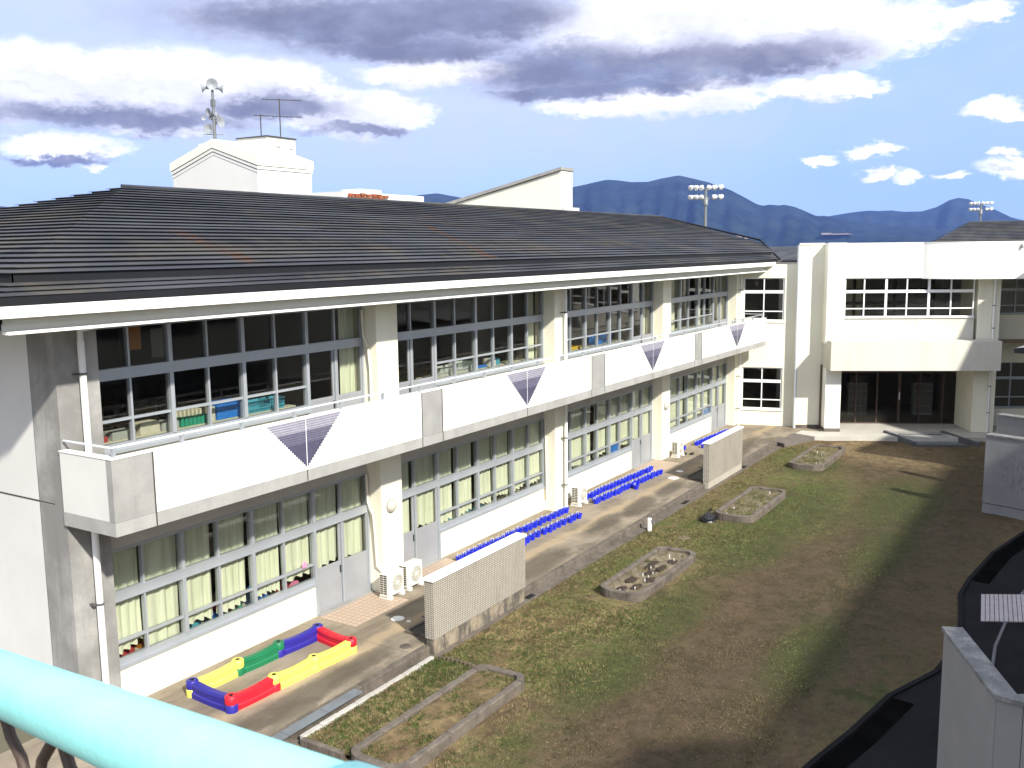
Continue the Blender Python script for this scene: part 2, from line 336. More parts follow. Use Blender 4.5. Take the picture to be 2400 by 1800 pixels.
def tile_mat(name, c1, c2, mortar, sx, sz, off=0.0, axis='xz'):
    m, t, bs, pos = new_mat(name)
    px, py, pz = t.sep(pos)
    v = t.comb(t.math('ADD', px, py), pz, 0) if axis == 'xz' else t.comb(px, py, 0)
    br = t.n('ShaderNodeTexBrick'); br.offset = off; t.link(v, br.inputs['Vector'])
    br.inputs['Scale'].default_value = 1; br.inputs['Brick Width'].default_value = sx; br.inputs['Row Height'].default_value = sz
    br.inputs['Mortar Size'].default_value = min(sx, sz) * .14; br.inputs['Color1'].default_value = c1 + (1,); br.inputs['Color2'].default_value = c2 + (1,)
    br.inputs['Mortar'].default_value = mortar + (1,)
    st = t.noise(t.mapping(pos, (1, 1, .4)), 1.5, 5, .65)
    c = t.mix(t.math('MULTIPLY', t.ramp(st, .45, .75), .3), br.outputs[0], sc(mortar, .9))
    t.link(c, bs.inputs['Base Color']); bs.inputs['Roughness'].default_value = .5
    b = t.n('ShaderNodeBump'); b.inputs['Strength'].default_value = .5; b.inputs['Distance'].default_value = .006; b.invert = True
    t.link(br.outputs['Fac'], b.inputs['Height']); t.link(b.outputs[0], bs.inputs['Normal'])
    return m
M['walltile'] = tile_mat('beige_wall_tile', (.46, .425, .365), (.40, .37, .315), (.15, .13, .105), .066, .046)
M['gratebar'] = mat('grating_bar', (.34, .31, .315), .7, .1, 5, .1, 25, .2)
M['apron'] = tile_mat('pink_apron_tile', (.50, .37, .27), (.46, .34, .25), (.34, .27, .21), .15, .15, axis='xy')
M['grate'] = tile_mat('pale_grate', (.50, .47, .48), (.46, .43, .44), (.16, .15, .15), .22, .10, axis='xy')
def stone_mat():
    m, t, bs, pos = new_mat('rough_wall_base')
    a = t.noise(pos, 3.2, 6, .7); b_ = t.noise(t.mapping(pos, (1, 1, .3)), 5, 5, .7)
    c = t.mix(t.ramp(a, .35, .62), (.11, .10, .08), (.30, .245, .175))
    c = t.mix(t.math('MULTIPLY', t.ramp(b_, .44, .60), .8), c, (.06, .055, .047))
    t.link(c, bs.inputs['Base Color']); bs.inputs['Roughness'].default_value = .95
    bp = t.n('ShaderNodeBump'); bp.inputs['Strength'].default_value = .5; bp.inputs['Distance'].default_value = .02
    t.link(b_, bp.inputs['Height']); t.link(bp.outputs[0], bs.inputs['Normal'])
    return m
M['wallbase'] = stone_mat()
for k_, c_ in (('mos1', (.28, .265, .335)), ('mos2', (.13, .122, .185)), ('mos3', (.085, .08, .132))):
    M[k_] = mat('mosaic_' + k_, c_, .4, .10, 6, .08, 18, 0, .5)
M['grout'] = mat('grout', (.80, .79, .76), .8, .05, 3, .03, 40, 0)
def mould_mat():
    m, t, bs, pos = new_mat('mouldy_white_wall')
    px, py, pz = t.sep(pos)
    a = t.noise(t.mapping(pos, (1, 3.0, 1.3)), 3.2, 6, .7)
    c = t.mix(t.ramp(t.noise(pos, 1, 4), .3, .7), (.18, .184, .19), (.23, .235, .242))  # white base greyed to stand for shade; mould stains follow
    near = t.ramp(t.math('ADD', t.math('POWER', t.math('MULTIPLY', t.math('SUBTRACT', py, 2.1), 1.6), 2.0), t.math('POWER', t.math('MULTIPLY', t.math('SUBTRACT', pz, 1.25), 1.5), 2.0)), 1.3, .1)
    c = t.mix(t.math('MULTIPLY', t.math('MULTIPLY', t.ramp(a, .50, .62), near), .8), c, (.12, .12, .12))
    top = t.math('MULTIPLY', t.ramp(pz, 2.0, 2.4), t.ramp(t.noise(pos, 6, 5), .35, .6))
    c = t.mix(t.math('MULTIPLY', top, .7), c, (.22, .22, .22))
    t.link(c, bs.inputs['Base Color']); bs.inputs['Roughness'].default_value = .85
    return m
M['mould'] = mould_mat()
def hills_mat():
    m, t, bs, pos = new_mat('forested_hills')
    a = t.noise(pos, .004, 8, .75)
    c = t.mix(t.ramp(a, .4, .62), (.012, .021, .022), (.026, .038, .034))
    t.link(c, bs.inputs['Base Color']); bs.inputs['Roughness'].default_value = 1; bs.inputs['Specular IOR Level'].default_value = 0
    return m
M['hills'] = hills_mat()

# ------------------------------------------------------------------ mesh helpers
class MB:
    def __init__(s): s.v = []; s.f = []; s.smooth = []
    def add(s, vs, fs, smooth=False):
        o = len(s.v); s.v += [tuple(p) for p in vs]
        for f in fs: s.f.append(tuple(i + o for i in f)); s.smooth.append(smooth)
        return s
    def box(s, x0, x1, y0, y1, z0, z1):
        return s.add([(x0, y0, z0), (x1, y0, z0), (x1, y1, z0), (x0, y1, z0), (x0, y0, z1), (x1, y0, z1), (x1, y1, z1), (x0, y1, z1)],
                     [(0, 3, 2, 1), (4, 5, 6, 7), (0, 1, 5, 4), (1, 2, 6, 5), (2, 3, 7, 6), (3, 0, 4, 7)])
    def rbox(s, x0, x1, y0, y1, z0, z1, b=.01):
        "box with chamfered vertical and top edges"
        def ring(i, z): return [(x0 + i, y0, z), (x1 - i, y0, z), (x1, y0 + i, z), (x1, y1 - i, z), (x1 - i, y1, z), (x0 + i, y1, z), (x0, y1 - i, z), (x0, y0 + i, z)]
        def ins(r): 
            cx, cy = (x0 + x1) / 2, (y0 + y1) / 2
            return [(px + (b if px < cx else -b), py + (b if py < cy else -b), pz) for px, py, pz in r]
        r0 = ring(b, z0); r1 = ring(b, z1 - b); r2 = [(p[0], p[1], z1) for p in ins(r1)]
        vs = r0 + r1 + r2; fs = [tuple(range(7, -1, -1))]
        for k in range(2):
            for i in range(8): j = (i + 1) % 8; fs.append((k * 8 + i, k * 8 + j, (k + 1) * 8 + j, (k + 1) * 8 + i))
        fs.append(tuple(range(16, 24)))
        return s.add(vs, fs)
    def prism(s, pts, z0, z1):
        n = len(pts); vs = [(p[0], p[1], z0) for p in pts] + [(p[0], p[1], z1) for p in pts]
        fs = [tuple(range(n - 1, -1, -1)), tuple(range(n, 2 * n))] + [(i, (i + 1) % n, n + (i + 1) % n, n + i) for i in range(n)]
        return s.add(vs, fs)
    def extr(s, prof, a, b, fn):
        "profile [(u,w)...] swept between stations a and b; fn(station,u,w)->xyz"
        n = len(prof); vs = [fn(a, *p) for p in prof] + [fn(b, *p) for p in prof]
        fs = [tuple(range(n - 1, -1, -1)), tuple(range(n, 2 * n))] + [(i, (i + 1) % n, n + (i + 1) % n, n + i) for i in range(n)]
        return s.add(vs, fs)
    def tube(s, pts, r, n=8, caps=True):
        pts = [Vector(p) for p in pts]; rr = r if isinstance(r, (list, tuple)) else [r] * len(pts)
        vs = []; prev = None
        for i, p in enumerate(pts):
            d = (pts[min(i + 1, len(pts) - 1)] - pts[max(i - 1, 0)]).normalized()
            if prev is None:
                u = d.cross(Vector((0, 0, 1)));
                if u.length < .05: u = d.cross(Vector((1, 0, 0)))
            else: u = prev - d * prev.dot(d)
            u.normalize(); prev = u; v = d.cross(u)
            for k in range(n):
                a = 2 * math.pi * k / n; vs.append(p + (u * math.cos(a) + v * math.sin(a)) * rr[i])
        fs = []
        for i in range(len(pts) - 1):
            for k in range(n): kk = (k + 1) % n; fs.append((i * n + k, i * n + kk, (i + 1) * n + kk, (i + 1) * n + k))
        s.add(vs, fs, True)
        if caps:
            o = len(pts) - 1
            s.add(vs[:n], [tuple(range(n - 1, -1, -1))]); s.add(vs[o * n:], [tuple(range(n))])
        return s
    def lathe(s, prof, c, axis=(0, 0, 1), n=16):
        "prof [(radius, height)...] around axis through c"
        ax = Vector(axis).normalized(); u = ax.cross(Vector((0, 0, 1)))
        if u.length < .05: u = ax.cross(Vector((1, 0, 0)))
        u.normalize(); v = ax.cross(u); vs = []
        for r, h in prof:
            for k in range(n):
                a = 2 * math.pi * k / n; vs.append(Vector(c) + ax * h + (u * math.cos(a) + v * math.sin(a)) * r)
        fs = [(i * n + k, i * n + (k + 1) % n, (i + 1) * n + (k + 1) % n, (i + 1) * n + k) for i in range(len(prof) - 1) for k in range(n)]
        return s.add(vs, fs, True)
    def build(s, name, m, parent=None, root=None):
        "root: the thing's Empty; vertices are given in world space when root has no rotation"
        me = bpy.data.meshes.new(name)
        off = Vector(root.location) if root is not None and not root.get('_local') else Vector((0, 0, 0))
        me.from_pydata([tuple(Vector(p) - off) for p in s.v], [], s.f)
        me.polygons.foreach_set('use_smooth', s.smooth)
        me.materials.append(M[m] if isinstance(m, str) else m)
        me.update()
        o = bpy.data.objects.new(name, me); col.objects.link(o)
        if parent is not None: o.parent = parent
        return o
def tag(o, label=None, cat=None, group=None, kind=None):
    if label: o['label'] = label
    if cat: o['category'] = cat
    if group: o['group'] = group
    if kind: o['kind'] = kind
    return o
def thing(name, loc, label, cat, group=None, rz=0, local=False):
    o = bpy.data.objects.new(name, None); col.objects.link(o); o.empty_display_size = .2
    o.location = loc; o.rotation_euler = (0, 0, rz)
    if local: LOCALS.add(name)
    return tag(o, label, cat, group)
LOCALS = set()
def P(mb, name, m, root, parent=None, local=False):
    "a part (or sub-part when parent is a part) of root"
    if not local:
        off = Vector(root.location); mb.v = [tuple(Vector(p) - off) for p in mb.v]
    return mb.build(name, m, parent or root)
def copy_tree(o, parent=None):
    c = o.copy(); col.objects.link(c); c.parent = parent
    for ch in o.children: copy_tree(ch, c)
    return c
def S(mb, name, m, kind='structure'):
    return tag(mb.build(name, m), kind=kind)

# ------------------------------------------------------------------ ground, terrace, paths, hills
GZ = -0.20
gm = MB(); gm.add([(-9000, -9000, GZ - .012), (12000, -9000, GZ - .012), (12000, 12000, GZ - .012), (-9000, 12000, GZ - .012)], [(0, 1, 2, 3)])
S(gm, 'ground', 'land')
import numpy as np
def lawn_sheet():
    nx, ny = 150, 60; vs = []; x0, x1, y0, y1 = 2, 47, -2.6, 11.8
    for j in range(ny + 1):
        for i in range(nx + 1):
            X = x0 + (x1 - x0) * i / nx; Y = y0 + (y1 - y0) * j / ny
            Z = GZ + .012 * math.sin(X * 1.7 + math.sin(Y * 2.1)) * math.sin(Y * 1.9 + .7 * math.sin(X * .9)) + .006 * rnd.random()
            if j == ny: Z = GZ - .02
            vs.append((X, Y, Z + .01))
    fs = [(j * (nx + 1) + i, j * (nx + 1) + i + 1, (j + 1) * (nx + 1) + i + 1, (j + 1) * (nx + 1) + i) for j in range(ny) for i in range(nx)]
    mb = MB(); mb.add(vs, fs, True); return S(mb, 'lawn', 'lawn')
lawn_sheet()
# terrace slab with its kerb
O = Vector((43.9, 14.45, 0)); ea = R(-63); E_ = Vector((math.cos(ea), math.sin(ea), 0)); M_ = Vector((-math.sin(ea), math.cos(ea), 0))
def st(s, t, z=0): p = O + E_ * s + M_ * t; return (p.x, p.y, z)
tb = MB(); tb.prism([(-3, 12.05), (40.6, 12.05), st(2.2, -1.6)[:2], st(3.2, -1.6)[:2], st(3.2, .4)[:2], st(-.6, .4)[:2], (43.0, 15.5), (-3, 15.5)], -.6, 0)
S(tb, 'terrace', 'terrace')
kb = MB()
for i in range(24):            # kerb stones along the terrace front
    x0 = 2 + i * 1.62; x1 = x0 + 1.605
    if x0 > 40: break
    mb = MB(); mb.rbox(x0, x1, 11.88, 12.05, -.6, .0 - .004 + .002 * rnd.random(), .012)
    o = mb.build('kerb_stone', 'kerb'); kb_parent = o
    o['kind'] = 'structure'
mb = MB(); mb.box(2, 40.3, 11.62, 11.87, -.6, GZ + .03); S(mb, 'gutter_strip', 'kerb')
for (x0, x1) in ((29.45, 29.95), (19.3, 19.65), (35.6, 36.0)):
    mb = MB(); mb.box(x0, x1, 11.70, 11.86, -.5, GZ + .034); tag(mb.build('drain_opening', 'hole'), kind='structure')
# far kerb and entrance platform
mb = MB(); mb.prism([st(3.2, -1.85)[:2], st(11.2, -1.85)[:2], st(11.2, -3.05)[:2], st(2.6, -3.05)[:2], st(1.9, -2.3)[:2], st(2.3, -1.62)[:2]], -.5, .0)
M['platform'] = mat('pale_platform', (.47, .45, .40), .9, .1, 1.3, .06, 40, .2, streak=.0)
S(mb, 'entrance_platform', 'platform')
mb = MB(); mb.prism([st(3.2, -1.845)[:2], st(3.2, .4)[:2], st(11.2, .4)[:2], st(11.2, -1.845)[:2]], -.5, -.002); S(mb, 'porch_floor', 'platform')
mb = MB(); mb.prism([st(11.21, -3.0)[:2], st(20, -3.0)[:2], st(20, .4)[:2], st(11.21, .4)[:2]], -.5, -.03); S(mb, 'side_paving', 'platform')
mb = MB(); mb.prism([(40.3, 11.5), (41.6, 11.0), st(2.6, -3.05)[:2], st(1.9, -2.3)[:2], st(2.2, -1.7)[:2], (40.65, 12.04)], -.5, -.03)
M['darkpave'] = mat('dark_paving', (.15, .13, .115), .9, .2, 2, .1, 40, .2)
S(mb, 'drain_paving', 'darkpave')
# ramp with low cheek walls in front of the entrance
rt = thing('entrance_ramp', st(7.6, -3.3, GZ), 'low grey entrance ramp slab with dark cheek kerbs before the glass doors', 'ramp')
mb = MB(); mb.add([st(6.1, -1.95, .045), st(8.3, -1.95, .045), st(8.5, -3.75, -.03), st(6.5, -3.75, -.03), st(6.1, -1.95, -.4), st(8.3, -1.95, -.4), st(8.5, -3.75, -.4), st(6.5, -3.75, -.4)],
       [(0, 3, 2, 1), (0, 4, 7, 3), (3, 7, 6, 2), (2, 6, 5, 1)]); P(mb, 'ramp_slab', 'panelgrey', rt)
M['slate'] = mat('slate_step', (.10, .105, .11), .85, .15, 3, .08, 40, .2)
mb = MB(); mb.prism([st(6.45, -3.76)[:2], st(8.6, -3.76)[:2], st(8.75, -4.25)[:2], st(6.65, -4.25)[:2]], -.4, -.1); P(mb, 'step', 'slate', rt)
for a_, b_ in (((5.85, -2.0), (6.5, -4.1)), ((8.35, -2.0), (9.15, -4.1))):
    mb = MB(); mb.add([st(a_[0], a_[1], .10), st(a_[0] + .14, a_[1], .10), st(b_[0] + .14, b_[1], -.02), st(b_[0], b_[1], -.02), st(a_[0], a_[1], -.4), st(a_[0] + .14, a_[1], -.4), st(b_[0] + .14, b_[1], -.4), st(b_[0], b_[1], -.4)],
           [(0, 3, 2, 1), (0, 1, 5, 4), (1, 2, 6, 5), (2, 3, 7, 6), (3, 0, 4, 7)]); P(mb, 'cheek_kerb', 'slate', rt)
mb = MB(); mb.prism([st(6.35, -2.5)[:2], st(8.2, -2.5)[:2], st(8.22, -2.6)[:2], st(6.38, -2.6)[:2]], -.1, .045); P(mb, 'joint_strip', 'slate', rt)

# asphalt path with open gutter
edge = [(10.5, 4.3), (12.5, 4.15), (14.0, 3.9), (15.37, 3.64), (16.61, 3.36), (18.38, 3.05), (19.95, 2.46), (21.6, 2.25), (23.2, 2.40), (24.9, 2.62), (26.17, 2.57), (28.79, 2.28), (31.3, 1.72), (33, 1.1), (35.5, .1)]
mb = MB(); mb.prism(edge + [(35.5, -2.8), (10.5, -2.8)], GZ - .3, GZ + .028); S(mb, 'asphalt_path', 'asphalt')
def offset_line(pts, d):
    o = []
    for i, p in enumerate(pts):
        a = Vector(pts[max(i - 1, 0)]); b = Vector(pts[min(i + 1, len(pts) - 1)]); n = (b - a).normalized(); o.append((p[0] - n.y * d, p[1] + n.x * d))
    return o
def strip(pts, d0, d1, z0, z1, name, m):
    a = offset_line(pts, d0); b = offset_line(pts, d1); mb = MB(); mb.prism(a + b[::-1], z0, z1); return S(mb, name, m)
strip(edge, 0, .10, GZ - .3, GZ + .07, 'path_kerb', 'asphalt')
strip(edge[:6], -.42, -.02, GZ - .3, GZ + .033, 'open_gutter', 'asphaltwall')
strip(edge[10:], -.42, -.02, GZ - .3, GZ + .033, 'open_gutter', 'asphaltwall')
strip([(17.5, 1.2), (19.5, 1.5), (22, 1.62), (25, 1.5), (29, .9)], -.03, .03, GZ, GZ + .036, 'path_crack', 'slate')

# mountains
SIL = [(70,2.4),(64,2.9),(58,2.2),(52,2.7),(48,2.3),(44.44,2.725),(43.46,2.917),(42.17,3.012),(41.56,3.084),(40.78,2.862),(39.55,2.660),(38.30,2.899),(37.54,3.091),(36.44,3.207),(35.79,3.079),(34.54,2.871),(32.01,2.969),(29.49,3.258),(28.54,3.417),(27.86,3.529),(26.98,3.711),(26.44,3.811),(25.74,3.762),(24.99,3.675),(24.08,3.681),(23.39,3.837),(22.29,3.994),(21.75,3.872),(21.39,3.791),(20.58,3.579),(19.37,3.116),(18.65,2.738),(17.80,2.262),(17.45,2.183),(17.16,2.248),(16.62,2.189),(16.32,2.230),(15.80,2.122),(15.33,1.921),(14.58,1.549),(14.05,1.538),(12.81,1.25),(11,.9),(8,.7),(4,.5),(0,.4),(-6,.3)]
SIL2 = [(22,.6),(19,.9),(17,1.1),(15.33,1.35),(14.05,1.535),(12.81,1.700),(11.81,1.794),(11.25,1.758),(10.60,1.788),(9.94,1.703),(9.08,1.728),(8.34,1.937),(7.73,2.281),(7.32,2.381),(6.80,2.298),(6.16,1.965),(5.44,1.655),(4.72,1.259),(4.41,1.164),(4.11,1.091),(2,.8),(-2,1.2),(-8,1.6)]
def range_(sil, dist, depth, nm):
    azs = []; els = []
    n = 420; a0, a1 = sil[0][0], sil[-1][0]
    for i in range(n + 1):
        a = a0 + (a1 - a0) * i / n
        for k in range(len(sil) - 1):
            if sil[k][0] >= a >= sil[k + 1][0]:
                f = (sil[k][0] - a) / (sil[k][0] - sil[k + 1][0]); azs.append(a); els.append(sil[k][1] * (1 - f) + sil[k + 1][1] * f); break
    rows = 34; vs = []; r2 = random.Random(3)
    for j in range(rows + 1):
        f = j / rows
        for i, (a, e) in enumerate(zip(azs, els)):
            top = dist * math.tan(R(e)) + H
            zz = top * (f ** 1.35)
            rid = math.sin(a * 2.3 + 1.1 * math.sin(a * .9)) * .5 + .35 * math.sin(a * 6.1 + 2 * f) + .25 * r2.random()
            d = dist - depth * (1 - f) + rid * depth * .30 * (1 - f) * (f + .15)
            if j == rows: d = dist
            zz = zz - 1 if j == 0 else zz * (1 + .06 * math.sin(a * 7 + f * 5) * (1 - f))
            q = Vector((d * math.cos(R(a)) / 900, d * math.sin(R(a)) / 900, 0)); nz = mnoise.fractal(q, .9, 2.1, 6)
            zz += nz * 32 * math.sin(math.pi * min(1, f * .98 + .01)) * (1 if j else 0) + (nz * 9 + 14 if j == rows else 0)
            vs.append((d * math.cos(R(a)), d * math.sin(R(a)), zz))
    n1 = len(azs)
    for i, (a, e) in enumerate(zip(azs, els)): vs.append(((dist + depth) * math.cos(R(a)), (dist + depth) * math.sin(R(a)), -1))
    fs = [(j * n1 + i, (j + 1) * n1 + i, (j + 1) * n1 + i + 1, j * n1 + i + 1) for j in range(rows + 1) for i in range(n1 - 1)]
    mb = MB(); mb.add(vs, fs, True); return S(mb, nm, 'hills')
range_(SIL, 7200, 2600, 'hills'); range_(SIL2, 9600, 2600, 'far_hills')
# pale quarry and town patches on the hill foot
M['pale_town'] = mat('town_pale', (.30, .24, .20), .9, .2, .01, .1, 1, 0)
def hill_point(a, e):
    for k in range(len(SIL) - 1):
        if SIL[k][0] >= a >= SIL[k + 1][0]:
            q = (SIL[k][0] - a) / (SIL[k][0] - SIL[k + 1][0]); top = 7200 * math.tan(R(SIL[k][1] * (1 - q) + SIL[k + 1][1] * q)) + H; break
    for i in range(400):
        f = i / 400; d = 7200 - 2600 * (1 - f)
        if (top * f ** 1.35 - H) / d >= math.tan(R(e)): break
    return Vector((d * math.cos(R(a)), d * math.sin(R(a)), H + d * math.tan(R(e))))
for (a, e, wd, hh, lb) in ((14.0, .62, 55, 10, 'pale scar-like quarry building low on the blue mountain, left one'), (13.2, .60, 120, 7, 'long pale building low on the blue mountain, right one'), (19.6, .55, 26, 18, None), (19.2, .50, 20, 14, None), (18.8, .52, 30, 12, None), (18.4, .48, 18, 15, None), (20.0, .62, 14, 12, None)):
    c = hill_point(a, e) ; f_ = Vector((math.cos(R(a)), math.sin(R(a)), 0)); t_ = Vector((-f_.y, f_.x, 0)); mb = MB(); c = c - f_ * 120
    vs = [c + t_ * (sx * wd / 2 * (.6 + .6 * rnd.random())) + f_ * (sy * 200) + Vector((0, 0, sz * hh / 2)) for sz in (-1, 1) for sx, sy in ((-1, -1), (1, -1), (1, 1), (-1, 1))]
    mb.add(vs, [(0, 3, 2, 1), (4, 5, 6, 7), (0, 1, 5, 4), (1, 2, 6, 5), (2, 3, 7, 6), (3, 0, 4, 7)])
    if lb: tag(mb.build('distant_building', 'pale_town'), lb, 'building')
    else: tag(mb.build('distant_building', 'pale_town'), {19.6: 'second', 19.2: 'third', 18.8: 'fourth', 18.4: 'rightmost', 20.0: 'leftmost'}[a] + ' tiny pale building in the far cluster above the dark roof end', 'building', 'distant buildings above the dark roof end')

# ------------------------------------------------------------------ the long classroom wing
PX = [9.25, 17.43, 26.04, 34.6, 43.2]; PW = [.8, .8, .8, .8, .45]
BAYS = [[10.05,10.98,11.87,12.78,13.68,14.6,15.53,16.47,17.43],[18.23,19.31,20.31,21.27,22.25,23.2,24.15,25.12,26.04],
        [26.84,27.9,28.92,29.87,30.8,31.72,32.7,33.67,34.6],[35.4,36.45,37.42,38.4,39.4,40.3,41.3,42.25,43.2]]
WY = 15.22
W = thing('school_building', (26, 15.2, 0), 'long two-storey white classroom wing with dark ribbed roof and balcony', 'building')
p = lambda mb, n, m, parent=None: P(mb, n, m, W, parent)
# structural walls (rooms open behind the windows)
mb = MB(); mb.box(9.27, 9.45, 15.5, 27.5, -.4, 7.35); p(mb, 'end_wall', 'endwall')
mb = MB(); mb.box(9.262, 9.27, 15.53, 27.5, 4.155, 4.18); p(mb, 'joint', 'acdark')
mb = MB(); mb.box(9.256, 9.27, 15.501, 15.52, -.4, 7.3); p(mb, 'joint', 'acdark')
mb = MB(); mb.box(9.25, 9.45, 15.06, 15.5, -.4, 4.158); mb.box(9.25, 9.45, 15.06, 15.5, 4.18, 7.3); p(mb, 'corner_pier', 'concrete')
mb = MB(); mb.box(9.3, 49, 27.5, 27.7, -.4, 7.6); p(mb, 'rear_wall', 'paint')
for i, x in enumerate(PX):
    mb = MB(); mb.box(x, x + PW[i], 14.75, 15.46 if i else 15.06, -.4, 7.26)
    p(mb, 'pillar', 'concrete' if i == 0 else 'paint')
for i in range(4):
    X = BAYS[i]; a, b = X[0], X[-1]
    door = (6, 8) if i != 1 else (0, 2)
    sx0, sx1 = (a, X[6]) if i != 1 else (X[2], b)
    # ground-floor spandrel, two panels with a joint
    mid = (sx0 + sx1) / 2 + .5
    mb = MB(); mb.box(sx0, mid - .006, 15.16, 15.46, -.3, .74); mb.box(mid + .006, sx1, 15.16, 15.46, -.3, .74); p(mb, 'window_wall', 'paint')
    mb = MB(); mb.box(sx0, sx1, 15.24, 15.46, 3.93, 4.80); p(mb, 'window_wall', 'paint')
    mb = MB(); mb.box(a, b, 15.19, 15.46, 3.02, 3.88); p(mb, 'lintel', 'soffit')
    mb = MB(); mb.box(a, b, 15.26, 15.46, 7.12, 7.3); p(mb, 'lintel', 'soffit')
    for fl in (0, 1):
        z0 = .74 if fl == 0 else 4.80; zt = 3.02 if fl == 0 else 7.12
        zd = .0 if fl == 0 else 3.99
        zr0, zr1 = (2.03, 2.22) if fl == 0 else (6.14, 6.35)
        zl = (1.22, 1.27) if fl == 0 else (5.37, 5.42)
        fr = MB()
        y0, y1 = WY - .05, WY + .07
        fr.box(sx0, sx1, y0 - .05, y1, z0, z0 + .06)                 # projecting sill
        fr.box(sx0, sx1, y0, y1, z0 + .06, z0 + .17)
        fr.box(a, b, y0, y1, zr0, zr1)
        fr.box(a, b, y0 + .01, y1, zt - .05, zt)
        fr.box(a, b, y0 - .012, y0, zr1 - .03, zr1); fr.box(a, b, y0 - .012, y0, zr0, zr0 + .03)
        for k, xx in enumerate(X):
            w_ = .045 if k % 2 == 0 else .022
            lo = zd if door[0] <= k <= door[1] else z0 + .17
            x0, x1 = xx - w_, xx + w_
            if k == 0: x0, x1 = xx, xx + w_ * 1.4
            if k == 8: x0, x1 = xx - w_ * 1.4, xx
            yy = y0 - .02 if k % 2 == 0 else y0 + .015
            fr.box(x0, x1, yy, y1 - .003, lo, zr0); fr.box(x0, x1, yy, y1 - .003, zr1, zt - .05)
        if i != 1: fr.box(sx0 + .05, sx1 - .05, y0 + .02, y1 - .02, zl[0], zl[1])
        else: fr.box(sx0 + .05, sx1 - .05, y0 + .02, y1 - .02, zl[0], zl[1])
        win = p(fr, 'window', 'alu')
        for k in range(8):
            xa, xb = X[k] + .03, X[k + 1] - .03
            isd = door[0] <= k < door[1]
            gl = MB(); gy = WY + (.0 if k % 2 else .025)
            lo = (zd + 1.06) if isd else z0 + .17
            for (q0, q1) in ((lo, zr0), (zr1, zt - .05)):
                s1, s2 = rnd.uniform(-.006, .006), rnd.uniform(-.006, .006)
                ys_ = [gy + s1 + s2, gy - s1 + s2, gy - s1 - s2, gy + s1 - s2]; cs = [(xa, q0), (xb, q0), (xb, q1), (xa, q1)]
                gl.add([(cs[j][0], ys_[j], cs[j][1]) for j in range(4)] + [(cs[j][0], ys_[j] + .006, cs[j][1]) for j in range(4)], [(0, 1, 2, 3), (7, 6, 5, 4), (0, 4, 5, 1), (1, 5, 6, 2), (2, 6, 7, 3), (3, 7, 4, 0)])
            p(gl, 'pane', 'glass', win)
        # door leaves
        for k in range(*door):
            xa, xb = X[k] + .035, X[k + 1] - .035
            d = MB(); gy = WY - (.015 if k % 2 else -.012)
            d.box(xa, xb, gy, gy + .035, zd + .10, zd + 1.03)
            d.box(xa, xb, gy - .008, gy + .04, zd + .03, zd + .12); d.box(xa, xb, gy - .008, gy + .04, zd + 1.0, zd + 1.07)
            for (q0, q1) in ((xa, xa + .05), (xb - .05, xb)): d.box(q0, q1, gy - .007, gy + .038, zd + .12, zr0)
            dd = p(d, 'door', 'alupanel')
            if k == door[0]:
                hd = MB(); hd.box(xb - .045, xb - .012, gy - .02, gy - .007, zd + .78, zd + .96); p(hd, 'handle', 'black', dd)
        mb = MB(); mb.box(X[door[0]], X[door[1]], 15.05 if fl == 0 else 15.15, 15.30, zd - .05, zd + .03); p(mb, 'door_sill', 'panelgrey')
    # rooms
    for fl in (0, 1):
        f0, f1 = ((.02, 3.25) if fl == 0 else (4.0, 7.2))
        r_ = MB(); x0, x1 = a - .25, b + .35
        ys, ye = 15.47, 22.6
        r_.add([(x0, ys, f1), (x1, ys, f1), (x1, ye, f1), (x0, ye, f1)], [(0, 1, 2, 3)])
        r_.add([(x0, ye, f0), (x1, ye, f0), (x1, ye, f1), (x0, ye, f1)], [(0, 1, 2, 3)])
        r_.add([(x0, ys, f0), (x0, ye, f0), (x0, ye, f1), (x0, ys, f1)], [(0, 1, 2, 3)])
        r_.add([(x1, ys, f0), (x1, ye, f0), (x1, ye, f1), (x1, ys, f1)], [(3, 2, 1, 0)])
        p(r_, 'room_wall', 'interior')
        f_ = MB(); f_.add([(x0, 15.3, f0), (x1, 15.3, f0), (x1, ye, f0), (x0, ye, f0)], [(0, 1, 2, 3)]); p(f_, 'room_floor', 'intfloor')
        sh = MB(); sz = z = f0 + (.70 if fl == 0 else .93)
        sh.box(sx0 + .05, sx1 - .1, 15.48, 15.88, sz, sz + .03); sh.box(sx0 + .05, sx1 - .1, 15.86, 15.88, f0, sz); p(sh, 'window_shelf', 'pale')
        if fl == 1:
            dk = MB()
            for u in range(4):
                for v in range(4):
                    dx, dy = a + 1.0 + u * 1.55, 17.0 + v * 1.25
                    dk.box(dx, dx + .65, dy, dy + .45, f0 + .66, f0 + .70)
                    for (lx, ly) in ((dx + .03, dy + .03), (dx + .6, dy + .03), (dx + .03, dy + .4), (dx + .6, dy + .4)): dk.box(lx, lx + .03, ly, ly + .03, f0 + .01, f0 + .66)
            p(dk, 'school_desk_rows', 'wood')['kind'] = 'stuff'
            cb = MB(); cb.box(a + .3, b - .3, 22.1, 22.55, f0, f0 + .9)
            for u in range(14):
                xx = a + .35 + u * .5; cb.box(xx, xx + .03, 22.08, 22.1, f0 + .05, f0 + .88)
            p(cb, 'cubby_shelf', 'darkwood')
            pp = MB(); pp.box(a + 1.2, b - 1.4, 22.56, 22.58, f0 + 1.2, f0 + 2.4); p(pp, 'blackboard', 'acdark')
